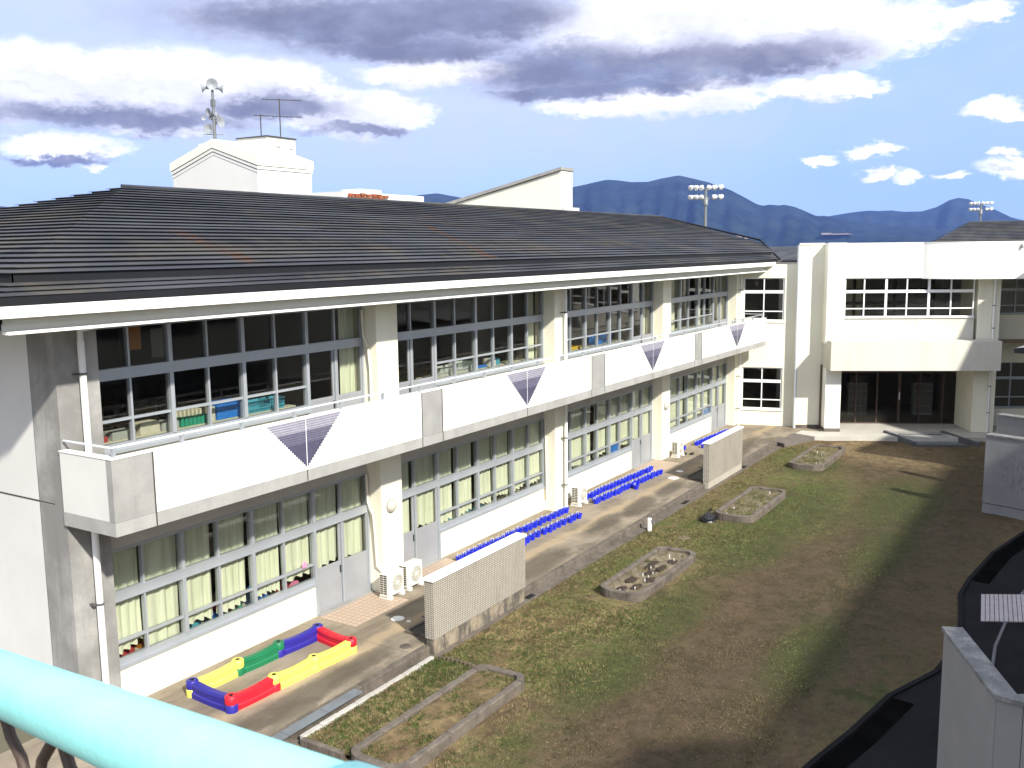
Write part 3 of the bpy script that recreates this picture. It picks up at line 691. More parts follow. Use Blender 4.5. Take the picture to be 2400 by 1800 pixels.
# curtains
def curtain(xa, xb, zt, hem, y=15.40, amp=.034, folds=None, lift=0):
    n = 26; folds = folds or (3.2 + rnd.random() * 2.2); ph = rnd.random() * 6; vs = []; hems = []
    for i in range(n + 1):
        f = i / n; hems.append(hem - .07 + .022 * math.sin(f * folds * 6.28 + ph) + .05 * math.sin(f * 3.1 + ph * 1.7) + .012 * rnd.random() + lift * f)
    for lv in range(5):
        g_ = lv / 4
        for i in range(n + 1):
            f = i / n; X = xa + (xb - xa) * f; am = amp * (.35 + .8 * g_)
            Y = y + am * math.sin(f * folds * 6.28 + ph) + .012 * math.sin(f * 31 + ph * 2 + g_ * 2)
            vs.append((X + .01 * math.sin(g_ * 3 + f * 9), Y, zt * (1 - g_) + hems[i] * g_))
    fs = [(r_ * (n + 1) + i, r_ * (n + 1) + i + 1, (r_ + 1) * (n + 1) + i + 1, (r_ + 1) * (n + 1) + i) for r_ in range(4) for i in range(n)]
    mb = MB(); mb.add(vs, fs, True); return p(mb, 'curtain', 'curtain')
hemz = {0: [1.00, 1.02, 1.0, 1.04, .98, 1.06, 1.12, 1.10], 1: [1.10, 1.12, 1.0, .98, 1.0, 1.06, 1.08, 1.10], 2: [1.02, 1.0, .98, 1.05, 1.05, 1.08, 1.10, 1.08], 3: [1.0, 1.0, 1.02, 1.05, 1.05, 1.08, 1.1, 1.1]}
gap = {(0, 4): (.22, 0), (2, 2): (0, .25), (2, 0): (0, .12), (3, 0): (0, .2), (3, 2): (0, .2), (1, 2): (0, .1), (1, 4): (.0, .05), (1, 3): (0, .12)}
for i in range(4):
    for k in range(8):
        xa, xb = BAYS[i][k] + .01, BAYS[i][k + 1] - .01
        ga, gb = gap.get((i, k), (0, rnd.choice((0, 0, .06))))
        yy = 15.345 if not (6 <= k < 8 and i != 1) and not (k < 2 and i == 1) else 15.335
        lf = .0
        if (i, k) == (0, 0): lf = .32
        curtain(xa + ga, xb - gb, 3.05, hemz[i][k] - (.12 if (i, k) in ((0, 0), (0, 1)) else 0), yy, lift=lf)
for (xa, xb, hem) in ((16.85, 17.38, 4.95), (25.45, 25.85, 5.0), (34.0, 34.42, 5.05), (35.45, 36.0, 5.0), (36.5, 37.3, 5.0), (39.6, 40.25, 5.1), (41.4, 41.9, 5.1), (42.3, 42.6, 5.1), (42.75, 43.0, 5.1), (10.06, 10.2, 5.0)):
    curtain(xa, xb, 7.15, hem, 15.42, .03, 3)
mb = MB(); mb.box(31.8, 33.9, 22.3, 22.34, 5.6, 7.0); p(mb, 'poster', 'pale')
mb = MB(); mb.box(11.6, 11.86, 16.0, 16.01, 6.55, 7.0); p(mb, 'picture', 'orangebox')
mb = MB(); mb.box(12.7, 13.0, 16.8, 16.81, 6.25, 6.85); p(mb, 'notice_board', 'panelgrey')

# balcony
B0, B1 = 9.2, 43.3; BY = 13.35
mb = MB(); mb.box(B0, B1, BY, BY + .22, 3.86, 4.09); mb.box(B0, B0 + .2, BY + .22, 14.748, 3.86, 4.09); mb.box(B1 - .2, B1, BY + .22, 14.748, 3.86, 4.09); p(mb, 'balcony_beam', 'beam')
mb = MB(); mb.box(B0 + .2, B1 - .2, BY + .22, 14.748, 3.90, 4.04)
mb.box(B0 + .2, 43.1, 14.748, 15.19, 3.885, 4.02)
# keep clear of the pillars
p(mb, 'balcony_floor', 'soffit')
bal = None
segs = [(9.2, 9.98, 'panelgrey'), (9.98, 13.55, 'white'), (13.55, 17.32, 'white'), (17.32, 18.12, 'panelgrey'), (18.12, 22.03, 'white'), (22.03, 25.86, 'white'), (25.86, 26.76, 'panelgrey'),
        (26.76, 30.49, 'white'), (30.49, 34.42, 'white'), (34.42, 35.18, 'panelgrey'), (35.18, 39.3, 'white'), (39.3, 43.3, 'white')]
for a, b, m in segs:
    mb = MB(); g_ = .008; mb.box(a + (g_ if a > 9.2 else 0), b - (g_ if b < 43.3 else 0), BY + .006, BY + .15, 4.094, 5.13); p(mb, 'balcony_panel', m)
for xj in (9.98, 17.32, 18.12, 25.86, 26.76, 34.42, 35.18):
    mb = MB(); mb.box(xj - .013, xj + .013, BY - .003, BY + .004, 3.862, 5.128); p(mb, 'joint', 'acdark')
for x0 in (9.2, 43.15):
    mb = MB(); mb.box(x0 + (.004 if x0 < 10 else 0), x0 + .15, BY + .155, 14.745, 4.094, 5.13); p(mb, 'balcony_panel', 'endwall' if x0 < 10 else 'white')
mb = MB(); mb.box(9.19, 43.31, BY - .004, BY + .17, 5.132, 5.15); mb.box(9.19, 9.36, BY + .17, 14.745, 5.132, 5.15); p(mb, 'coping', 'white')
mb = MB(); zr = 5.31; mb.tube([(9.27, 14.70, zr), (9.27, BY + .08, zr), (43.22, BY + .08, zr), (43.22, 14.70, zr)], .021, 8)
rail = p(mb, 'balcony_rail', 'rail')
x = 9.3; k = 0
while x < 43.2:
    mb = MB(); mb.box(x - .025, x + .025, BY + .05, BY + .11, 5.15, zr); p(mb, 'rail_post', 'alu'); x += 1.345; k += 1
# mosaic triangles
for cx in (13.55, 22.03, 30.49, 39.3):
    n = 21; ts = 1.0 / n; hw = 1.07
    back = MB(); back.add([(cx - hw, BY + .002, 5.125), (cx + hw, BY + .002, 5.125), (cx, BY + .002, 4.115)], [(0, 2, 1)])
    bands = {'mos1': MB(), 'mos2': MB(), 'mos3': MB()}
    for r_ in range(n):
        zt = 5.122 - r_ * ts; half = hw * (1 - (r_ + .5) / n); cw_ = .051
        nn = int(round(half / cw_))
        gg = .0045 if r_ < 5 else (.003 if r_ < 10 else .0015); kk = 'mos1' if r_ < 5 else ('mos2' if r_ < 10 else 'mos3')
        for c_ in range(-nn, nn):
            xx = cx + c_ * cw_; bands[kk].box(xx + gg, xx + cw_ - gg, BY - .003, BY + .006, zt - ts + gg, zt - gg)
    for kk, b_ in bands.items(): p(b_, 'mosaic_triangle', kk)
    mb = MB(); mb.box(cx - .008, cx + .008, BY - .005, BY - .0035, 4.10, 5.12); p(mb, 'joint_bead', 'whiteframe')
    mb = MB(); mb.box(cx - .012, cx + .012, BY - .003, BY - .0005, 3.87, 4.09); p(mb, 'joint', 'acdark')

# eaves and roof
YR, ZR = 21.2, 10.05; Y0, Z0 = 13.7, 8.10; SL = (ZR - Z0) / (YR - Y0)
def xl(y): return y - 5.7
def xr(y): return 44.4 + (y - 13.3) * (4.9 / 2.3) if y < 15.6 else 49.25
mb = MB(); mb.box(7.55, 44.35, 13.30, 13.42, 7.50, 7.672); mb.box(7.55, 7.67, 13.42, 29, 7.50, 7.672); p(mb, 'fascia', 'white')
mb = MB(); mb.box(7.67, 44.2, 13.42, 13.60, 7.50, 7.52); mb.box(7.8, 43.9, 13.60, 13.64, 7.40, 7.52); mb.box(7.8, 43.7, 13.64, 13.68, 7.29, 7.40); p(mb, 'eave_moulding', 'trim')
mb = MB(); mb.box(7.8, 43.6, 13.50, 13.68, 7.245, 7.289); p(mb, 'eave_lip', 'white')
mb = MB(); mb.box(7.85, 43.4, 13.68, 15.5, 7.262, 7.285); mb.box(7.69, 9.2, 13.68, 29, 7.288, 7.30); p(mb, 'soffit', 'soffit')
mb = MB(); mb.box(7.5, 44.5, 13.315, 13.45, 7.674, 7.80); mb.box(7.5, 7.7, 13.4, 29.2, 7.674, 7.80); p(mb, 'roof_gutter', 'darkroof')
def course(y, z, pitch, rise, lip=.037):
    "stepped roof sheet: cross-section in (y,z)"
    return [(y, z + lip), (y, z + lip - .008), (y + .07, z + lip - .010), (y + .07, z - .02), (y + pitch + .05, z + rise - .012), (y + pitch + .045, z + rise + .004)]
def roof_face(nm, y0, z0, n, pitch, rise):
    for i in range(n):
        y = y0 + i * pitch; zz = z0 + i * rise
        pr = course(y, zz, pitch, rise, .041 if nm == 'upper' else .030)
        cuts = [None]; xx = xl(y) + rnd.uniform(3, 8)
        while xx < xr(y) - 3: cuts.append(xx); xx += rnd.uniform(6, 9)
        cuts.append(None)
        for k in range(len(cuts) - 1):
            c0, c1, dz = cuts[k], cuts[k + 1], rnd.uniform(-.003, .003)
            mb = MB(); mb.extr(pr, 0, 1, lambda s_, u, w_: ((xl(u) if c0 is None else c0 + .004) if s_ == 0 else (xr(u) if c1 is None else c1 - .004), u, w_ + dz)); p(mb, 'roof_strip', 'roof')
        # matching strip on the hipped end: same profile turned to face -x
        mb = MB(); mb.extr(pr, 0, 1, lambda s_, u, w_: (xl(u), (u if s_ == 1 else 42.4 - u), w_)); p(mb, 'roof_strip', 'roof')
roof_face('lower', 13.30, 7.79, 3, .15, .07)
N = 25; roof_face('upper', Y0, Z0, N, (YR - Y0) / N, (ZR - Z0) / N)
mb = MB(); mb.box(8.05, 45.1, 13.745, 13.78, 7.94, 8.12); mb.box(8.045, 8.08, 13.745, 28.6, 7.94, 8.12); p(mb, 'roof_step', 'darkroof')
mb = MB()   # closed body under the sheets, and the rear slope
zc = -.03
mb.add([(7.6, 13.3, 7.68), (44.6, 13.3, 7.68), (49.25, 15.6, 7.68), (49.25, 29.1, 7.68), (7.6, 29.1, 7.68), (xl(YR), YR, ZR + zc), (49.25, YR, ZR + zc)],
       [(0, 4, 3, 2, 1), (4, 5, 6, 3), (2, 3, 6)]); p(mb, 'rear_roof', 'roof')
mb = MB(); mb.tube([(xl(YR) - .05, YR, ZR + .03), (49.3, YR, ZR + .03)], .045, 8); p(mb, 'ridge_cap', 'roof')
mb = MB(); mb.tube([(44.45, 13.15, 7.80), (49.25, 15.6, 8.72), (49.28, 21.2, 10.06)], .05, 8); p(mb, 'hip_flashing', 'darkroof')
# small link roof running towards the entrance block
C0 = Vector((44.35, 13.25, 7.74)); 
def lr(a_, b_): q = C0 + E_ * a_ + M_ * b_; return (q.x, q.y, 7.70 + b_ * .105)
for j in range(10):
    b0 = j * .62; mb = MB(); 
    q0, q1, q2, q3 = lr(-.0, b0), lr(2.6, b0), lr(2.6, b0 + .64), lr(-.0, b0 + .64)
    up_ = lambda q, h: (q[0], q[1], q[2] + h)
    mb.add([up_(q0, .035), up_(q1, .035), up_(q2, .02), up_(q3, .02), up_(q0, -.05), up_(q1, -.05), up_(q2, -.05), up_(q3, -.05)], [(0, 1, 2, 3), (0, 4, 5, 1), (1, 5, 6, 2), (3, 7, 4, 0)])
    p(mb, 'roof_strip', 'roof')
# downpipes with brackets, lamps, hoses
def downpipe(x, y, z0, z1, r=.05, gapz=None):
    mb = MB(); pts = [(x, y, z0), (x, y, z1)]; mb.tube(pts, r, 10)
    if z1 > 6.5: mb.tube([(x, y, z1), (x, y, 7.255)], r * .85, 8); mb.tube([(x, y, 7.15), (x + .5, y + .02, 7.2)], r * .8, 8)
    d = p(mb, 'downpipe', 'pipe'); zz = z0 + .8
    while zz < z1:
        b = MB(); b.lathe([(r + .012, -.02), (r + .012, .02)], (x, y, zz), n=10); b.box(x - .12, x - r, y, y + .15, zz - .012, zz + .012); p(b, 'bracket', 'bracket', d); zz += 1.55
downpipe(9.66, 14.62, 4.05, 6.95, .06); downpipe(9.66, 14.62, 0, 3.86, .06)
downpipe(26.52, 14.62, 4.05, 6.95); downpipe(26.52, 14.62, 0, 3.86)
downpipe(43.45, 14.62, 4.05, 6.95, .045); downpipe(43.45, 14.62, 0, 3.86, .045)
for x in (17.78, 34.95):
    mb = MB(); mb.lathe([(.0, .13), (.07, .125), (.12, .10), (.155, .05), (.165, 0)], (x, 14.75, 2.16), (0, -1, 0), 20)
    lp = p(mb, 'wall_lamp', 'lamp'); mb = MB(); mb.lathe([(.18, -.0), (.18, .03), (.16, .03)], (x, 14.75, 2.16), (0, -1, 0), 20); p(mb, 'lamp_ring', 'panelgrey', lp)
def hose(pts):
    mb = MB(); mb.tube(pts, .03, 8); p(mb, 'hose', 'hose')
hose([(17.36, 15.12, 7.0), (17.36, 15.10, 6.4), (17.38, 14.98, 6.1), (17.40, 14.95, 5.6), (17.39, 14.93, 4.1)])
hose([(17.33, 15.12, 3.0), (17.33, 15.10, 2.3), (17.36, 14.97, 2.0), (17.38, 14.95, 1.5), (17.39, 14.92, .7), (17.45, 14.70, .45)])
hose([(26.0, 15.1, 3.0), (26.0, 15.05, .4)])
# chamfered end wall with two square white windows
CH = lambda s_: -.62 * (s_ + .75) / 2.85
def cw(s0, s1, z0, z1, t0=0.0, t1=.25):
    m_ = MB(); m_.prism([st(s0, t0)[:2], st(s1, t0)[:2], st(s1, t1)[:2], st(s0, t1)[:2]], z0, z1); return m_
wall = MB()
for z0, z1 in ((.0, .78), (2.76, 4.95), (6.95, 7.56)): wall.prism([st(-.75, CH(-.75))[:2], st(2.15, CH(2.15))[:2], st(2.15, CH(2.15) + .25)[:2], st(-.75, CH(-.75) + .25)[:2]], z0 - (.4 if z0 == 0 else 0), z1)
for z0, z1 in ((.78, 2.76), (4.95, 6.95)):
    for s0, s1 in ((-.75, -.2), (1.6, 2.15)): wall.prism([st(s0, CH(s0))[:2], st(s1, CH(s1))[:2], st(s1, CH(s1) + .25)[:2], st(s0, CH(s0) + .25)[:2]], z0, z1)
p(wall, 'end_wall', 'paint')
for z0, z1 in ((.78, 2.76), (4.95, 6.95)):
    fr = MB()
    def bx(s0, s1, a_, b_, t0=.06, t1=.12): fr.prism([st(s0, t0 + CH(s0))[:2], st(s1, t0 + CH(s1))[:2], st(s1, t1 + CH(s1))[:2], st(s0, t1 + CH(s0))[:2]], a_, b_)
    bx(-.2, -.14, z0, z1); bx(1.54, 1.6, z0, z1); bx(-.14, 1.54, z0, z0 + .06); bx(-.14, 1.54, z1 - .05, z1)
    bx(-.26, 1.66, z0 - .07, z0 - .001, -.05, .04)
    zm = z1 - .72; bx(-.14, 1.54, zm, zm + .14, .05, .12); bx(.68, .73, z0 + .06, zm); bx(.68, .73, zm + .14, z1 - .05); bx(-.14, 1.54, z0 + .42, z0 + .47, .065, .115)
    wn = p(fr, 'window', 'whiteframe')
    for (s0, s1) in ((-.14, .68), (.73, 1.54)):
        for (a_, b_) in ((z0 + .06, zm), (zm + .14, z1 - .05)):
            q = MB(); q.prism([st(s0, .09 + CH(s0))[:2], st(s1, .09 + CH(s1))[:2], st(s1, .096 + CH(s1))[:2], st(s0, .096 + CH(s0))[:2]], a_, b_); p(q, 'pane', 'darkglass', wn)
    q = MB(); q.prism([st(-.2, .9)[:2], st(1.6, .9)[:2], st(1.6, .92)[:2], st(-.2, .92)[:2]], z0 - .7, z1 + .2); p(q, 'room_wall', 'darkwood')
mb = MB(); mb.prism([st(-.7, .26)[:2], st(2.1, .26)[:2], st(2.1, 1.2)[:2], st(-.7, 1.2)[:2]], 3.6, 3.7); p(mb, 'room_floor', 'intfloor')

# ------------------------------------------------------------------ entrance block (local frame: x along the facade, y into the building)
EB = tag(bpy.data.objects.new('entrance_block', None), 'white two-storey entrance block with long canopy over dark glass doors', 'building'); col.objects.link(EB)
EB.location = O; EB.rotation_euler = (0, 0, ea)
def e(mb, n, m, parent=None): return mb.build(n, m, parent or EB)
def bx(*a): return MB().box(*a)
# bare wall beside the corner, with a corner pipe
e(bx(2.16, 3.30, -1.05, -.3, -.2, 8.44), 'side_wall', 'paint'); e(bx(2.15, 3.31, -1.062, -1.03, -.2, .17), 'plinth', 'kerb')
e(bx(2.12, 3.215, -1.09, -.8, 8.44, 8.52), 'coping', 'white')
mb = MB(); mb.tube([(2.10, -1.0, 0), (2.10, -1.0, 8.42)], .075, 10); pp = e(mb, 'downpipe', 'rail')
# projecting bay on the first floor
T0 = -1.8
e(bx(3.22, 4.0, T0, T0 + .25, 4.0, 8.5), 'bay_wall', 'white'); e(bx(3.22, 3.42, T0 + .25, 1, 4.0, 8.5), 'bay_wall', 'paint')
e(bx(4.0, 9.6, T0, T0 + .25, 4.0, 5.16), 'bay_wall', 'cream_shaded')
# parapet: straight then swelling into a rounded balcony front
def parapet():
    pts = [(4.0, T0)]
    px_, py_ = 7.3, T0; n = 22; ds = 2.6 / n
    for i in range(n + 1):
        pts.append((px_, py_)); th = R(46) * (1 - i / n); px_ += ds * math.cos(th); py_ -= ds * math.sin(th)
    pts += [(12, py_ ), (20, py_)]
    inner = [(q[0], q[1] + .22) for q in pts]
    return pts, inner
po, pi_ = parapet()
mb = MB(); n_ = len(po)
for i in range(n_ - 1):
    mb.prism([po[i], po[i + 1], pi_[i + 1], pi_[i]], 6.95, 8.47)
e(mb, 'parapet', 'white')
mb = MB()
for i in range(n_ - 1):
    a_, b_ = po[i], po[i + 1]; mb.prism([(a_[0], a_[1] - .02), (b_[0], b_[1] - .02), (b_[0], b_[1] + .26), (a_[0], a_[1] + .26)], 8.472, 8.50)
e(mb, 'coping', 'white')
e(bx(3.22, 4.0, T0 - .01, T0 + .26, 8.502, 8.52), 'coping', 'white')
e(bx(4.0, 20, T0 + .22, 6, 6.93, 6.97), 'ceiling', 'soffit')
mb = MB(); mb.prism([po[1]] + po[2:] + [(20, T0 + .21), (7.3, T0 + .21)], 6.90, 6.948); e(mb, 'parapet_soffit', 'white')
e(bx(4.0, 20, T0 + .22, 8, 8.0, 8.05), 'flat_roof', 'darkroof')
mb = MB(); mb.lathe([(.05, 0), (.07, -.06), (.03, -.14)], (11.0, T0 - 1.12, 8.32), n=10); mb.box(10.97, 11.03, T0 - 1.13, T0 - 1.07, 8.3, 8.4); e(mb, 'outlet', 'panelgrey')
# first-floor window of the bay
def ewin(s0, s1, z0, z1, t, mull, mains, zr, zl, m='whiteframe', g='glass', sillm='whiteframe'):
    fr = MB(); fr.box(s0, s1, t - .04, t + .06, z0, z0 + .07); fr.box(s0, s1, t, t + .06, z1 - .04, z1); fr.box(s0, s1, t - .01, t + .06, zr, zr + .13)
    if zl: fr.box(s0, s1, t + .005, t + .05, zl, zl + .05)
    fr.box(s0, s0 + .05, t, t + .06, z0 + .07, z1 - .04); fr.box(s1 - .05, s1, t, t + .06, z0 + .07, z1 - .04)
    for q in mull:
        w_ = .05 if q in mains else .025; fr.box(q - w_, q + w_, t - .02, t + .055, z0 + .07, z1 - .04)
    wn = e(fr, 'window', m); xs = [s0] + list(mull) + [s1]
    for a_, b_ in zip(xs[:-1], xs[1:]):
        for (c_, d_) in ((z0 + .07, zr), (zr + .13, z1 - .04)): e(bx(a_ + .03, b_ - .03, t + .02, t + .026, c_, d_), 'pane', g, wn)
    return wn
ewin(4.0, 9.6, 5.18, 6.95, T0 + .1, [4.85, 5.8, 6.7, 7.65, 8.6], [5.8, 7.65], 6.28, 5.56)
e(bx(3.95, 9.65, T0 - .07, T0 + .05, 5.162, 5.178), 'sill', 'whiteframe')
# interior behind it: pale wall panels and dark rails
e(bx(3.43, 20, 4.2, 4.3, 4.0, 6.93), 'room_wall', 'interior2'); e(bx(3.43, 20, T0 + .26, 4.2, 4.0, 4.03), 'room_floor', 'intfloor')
e(bx(4.3, 5.7, 1.95, 2.0, 4.3, 6.8), 'notice_board', 'pale'); e(bx(4.0, 9.7, 1.9, 1.94, 5.55, 5.7), 'corridor_rail', 'brownframe'); e(bx(4.0, 9.7, 1.9, 1.94, 6.2, 6.32), 'corridor_rail', 'brownframe')
for q in (5.3, 7.2, 9.0): e(bx(q, q + .12, 1.86, 1.96, 4.0, 6.9), 'corridor_post', 'brownframe')
# canopy box
e(bx(3.26, 10.5, -2.7, -1.9, 2.9, 4.2), 'canopy', 'cream_shaded'); e(bx(3.26, 3.4, -1.9, -1.06, 2.9, 4.0), 'canopy', 'cream_shaded')
e(bx(3.42, 10.6, -1.88, .3, 3.0, 3.98), 'canopy_roof', 'paint')
# pillars
e(bx(3.27, 3.95, -1.87, -1.2, 0, 2.995), 'pillar', 'white'); e(bx(3.255, 3.965, -1.885, -1.18, 0, .16), 'plinth', 'kerb')
for z0, z1 in ((0, 2.995), (4.0, 6.92)):
    e(bx(9.75, 10.7, -1.76, -1.1, z0, z1), 'pillar', 'paint')
    e(bx(9.75, 9.98, -1.1, .3, z0, z1), 'pillar', 'paint')
mb = MB(); mb.tube([(10.42, -1.84, 0), (10.42, -1.84, 2.9)], .05, 8); mb.tube([(10.42, -1.84, 4.2), (10.42, -1.84, 6.9)], .05, 8); dp = e(mb, 'downpipe', 'pipe')
for zz in (.9, 2.1, 4.7, 5.7): mb = MB(); mb.lathe([(.065, -.02), (.065, .02)], (10.42, -1.84, zz), n=10); e(mb, 'bracket', 'bracket', dp)
# glazed entrance
GT = .3
fr = MB(); fr.box(3.96, 10.2, GT, GT + .08, 2.42, 2.52); fr.box(3.96, 10.2, GT, GT + .08, 2.9, 3.0); fr.box(3.96, 10.2, GT - .05, GT + .1, -.0, .06)
for q in (4.0, 5.2, 6.17, 7.15, 8.12, 9.18, 10.15): fr.box(q - .035, q + .035, GT - .02, GT + .07, .06, 2.42); fr.box(q - .03, q + .03, GT - .02, GT + .07, 2.52, 2.9)
fr.box(7.12, 7.24, GT - .04, GT - .021, .06, 2.42)
ew = e(fr, 'entrance_screen', 'brownframe')
qs = [4.0, 5.2, 6.17, 7.15, 8.12, 9.18, 10.15]
for a_, b_ in zip(qs[:-1], qs[1:]):
    e(bx(a_ + .035, b_ - .035, GT + .02, GT + .026, .06, 2.42), 'pane', 'glass', ew); e(bx(a_ + .035, b_ - .035, GT + .02, GT + .026, 2.52, 2.9), 'pane', 'glass', ew)
e(bx(7.155, 7.2, GT - .075, GT - .042, 1.15, 1.5), 'handle', 'rail', ew)
e(bx(3.4, 10.8, 6.0, 6.1, 0, 3), 'room_wall', 'darkwood'); e(bx(3.4, 10.8, GT + .1, 6.0, -.02, .02), 'room_floor', 'intfloor'); e(bx(3.2, 3.4, -1.2, 6, 0, 2.99), 'room_wall', 'darkwood'); e(bx(10.7, 10.8, GT, 6, 0, 2.99), 'room_wall', 'darkwood')
e(bx(3.4, 10.8, GT + .09, 6, 2.992, 2.998), 'ceiling', 'darkwood')
# right-hand part with plain windows
e(bx(10.7, 20, 0, .25, -.2, .78), 'side_wall', 'paint'); e(bx(10.7, 20, 0, .25, 2.95, 5.16), 'side_wall', 'paint'); e(bx(10.7, 11.2, 0, .25, .78, 2.95), 'side_wall', 'paint'); e(bx(10.7, 11.2, 0, .25, 5.16, 6.92), 'side_wall', 'paint')
ewin(11.2, 20, 5.18, 6.85, .1, [12.1, 13.1, 14.1, 15.1, 16.1, 17.1, 18.1, 19.1], [13.1, 15.1, 17.1, 19.1], 6.25, 5.56, 'alu'); ewin(11.2, 20, .80, 2.95, .1, [12.1, 13.1, 14.1, 15.1, 16.1, 17.1, 18.1, 19.1], [13.1, 15.1, 17.1, 19.1], 2.15, 1.3, 'alu')
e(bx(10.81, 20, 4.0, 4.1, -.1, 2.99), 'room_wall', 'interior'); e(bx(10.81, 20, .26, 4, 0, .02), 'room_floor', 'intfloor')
# tiled roof rising behind the parapet
for j in range(22):
    b0 = j * .34; t_ = -1.2 + b0; zz = 7.95 + b0 * .215
    sa = 7.0 + b0 * .72; mb = MB()
    mb.extr([(t_, zz + .04), (t_, zz + .02), (t_ + .05, zz + .015), (t_ + .05, zz - .03), (t_ + .40, zz + .05), (t_ + .39, zz + .078)], 0, 1, lambda s_, u, w_, sa=sa: ((sa if s_ == 0 else 20), u, w_)); e(mb, 'roof_strip', 'roof')
for (lx) in (5.4, 8.9):
    lk = None
for i_, (lx, lbl) in enumerate(((5.9, 'grey shoe locker seen through the left entrance doors'), (9.05, 'grey shoe locker seen through the right entrance doors'))):
    q = st(lx, 2.6); lk = tag(bpy.data.objects.new('shoe_locker', None), lbl, 'locker'); col.objects.link(lk); lk.location = (q[0], q[1], .02); lk.rotation_euler = (0, 0, ea)
    MB().box(-.45, .45, 0, .4, 0, 1.6).build('carcass', 'locker', lk)
    for r_ in range(4):
        for c_ in range(3): MB().box(-.42 + c_ * .29, -.16 + c_ * .29, -.012, -.001, .1 + r_ * .37, .42 + r_ * .37).build('door', 'panelgrey', lk)
    MB().box(-.4, .4, .02, .3, 1.62, 1.95).build('box_row', 'darkwood', lk)

# ------------------------------------------------------------------ opposite wing (beyond the right edge of the picture; it shades the courtyard)
OW = thing('school_building', (25, -9, 0), 'classroom wing on the right side of the courtyard facing the white balcony', 'building')
o_ = lambda mb, n, m, parent=None: P(mb, n, m, OW, parent)
foot = [(5.3, -3.5), (9.2, -3.5), (9.2, -5.1), (38.1, -5.1), (45.1, 2.2), (53, 2.2), (53, -17), (5.3, -17)]  # unseen eave; its near step is added to shade the tall parapet wall
wal = [(5.9, -4.1), (8.6, -4.1), (8.6, -8.2), (36.0, -8.2), (44.4, .6), (51, .6), (51, -16), (5.9, -16)]
mb = MB(); mb.prism(wal, GZ, 7.45); o_(mb, 'wall', 'paint')
mb = MB(); mb.prism(foot, 7.46, 7.62); o_(mb, 'eaves', 'white')
mb = MB(); n_ = len(foot)
rv = [(13, -11.5, 9.6), (44, -9.5, 9.6)]
mb.add([(q[0], q[1], 7.62) for q in foot] + [(q[0], q[1], 8.0) for q in foot] + rv,
       [(i, (i + 1) % n_, n_ + (i + 1) % n_, n_ + i) for i in range(n_)] + [(8, 9, 16), (9, 10, 16), (10, 11, 17, 16), (11, 12, 17), (12, 13, 17), (13, 14, 17), (14, 15, 16, 17), (15, 8, 16)]); o_(mb, 'roof', 'roof')
for i in range(8):
    for z0 in (.9, 4.9):
        x0 = 9.5 + i * 3.25; fr = MB(); fr.box(x0, x0 + 3.2, -8.198, -8.14, z0, z0 + .08); fr.box(x0, x0 + 3.2, -8.198, -8.14, z0 + 1.9, z0 + 1.98)
        for k in range(5): fr.box(x0 + k * .78, x0 + k * .78 + .06, -8.198, -8.15, z0 + .08, z0 + 1.9)
        wn = o_(fr, 'window', 'alu'); mb = MB(); mb.box(x0 + .06, x0 + 3.1, -8.196, -8.18, z0 + .08, z0 + 1.9); o_(mb, 'pane', 'acdark', wn)

# ------------------------------------------------------------------ ramp walls, base colour darkened to carry the shade, lower right
def ramp_wall(pts, th, z0, z1, label, m, joint=None, cap='lichen'):
    r_ = thing('ramp_wall', (pts[0][0], pts[0][1], z0), label, 'wall')
    a_ = [tuple(q) for q in pts]; b_ = offset_line(a_, th)
    for i in range(len(a_) - 1):
        mb = MB(); g_ = .006
        d = (Vector(a_[i + 1]) - Vector(a_[i])).normalized() * g_; d2 = (Vector(b_[i + 1]) - Vector(b_[i])).normalized() * g_
        A, B_, C_, D_ = Vector(a_[i]) + d * (i > 0), Vector(a_[i + 1]), Vector(b_[i + 1]), Vector(b_[i]) + d2 * (i > 0)
        mb.prism([A, B_, C_, D_], z0, z1); P(mb, 'wall_panel', m, r_)
        if joint:
            n2 = Vector((-(B_ - A).y, (B_ - A).x)).normalized() * (-.004 if th > 0 else .004); mb = MB(); mb.prism([A + n2, B_ + n2, B_, A], joint, joint + .03); P(mb, 'joint', 'acdark', r_)
    ao = offset_line(a_, -.03 if th > 0 else .03); bo = offset_line(a_, th + (.03 if th > 0 else -.03))
    mb = MB()
    for i in range(len(a_) - 1): mb.prism([ao[i], ao[i + 1], bo[i + 1], bo[i]], z1 + .001, z1 + .05)
    P(mb, 'coping', cap, r_)
    return r_
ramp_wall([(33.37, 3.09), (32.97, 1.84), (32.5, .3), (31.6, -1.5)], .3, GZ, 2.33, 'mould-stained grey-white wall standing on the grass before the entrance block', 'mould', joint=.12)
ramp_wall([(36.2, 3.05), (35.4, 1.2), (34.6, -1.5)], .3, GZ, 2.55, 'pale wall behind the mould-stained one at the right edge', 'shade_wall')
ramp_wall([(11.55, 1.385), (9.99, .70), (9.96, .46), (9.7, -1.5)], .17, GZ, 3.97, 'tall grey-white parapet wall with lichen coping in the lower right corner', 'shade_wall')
# grating laid on the asphalt
gr = thing('ground_grating', (24.4, 1.6, GZ + .03), 'pale ribbed grating lying on the dark asphalt at the right edge', 'grating')
for i in range(11):
    def gp(u, v): return (23.31 + .48 * u + (1.86 + .03 * u) * v, 2.04 - .92 * u + .19 * v)
    u0, u1 = i * .1, i * .1 + .086
    mb = MB(); mb.prism([gp(u0, 0), gp(u1, 0), gp(u1, 1), gp(u0, 1)], GZ + .030, GZ + .055); P(mb, 'grating_bar', 'gratebar', gr)
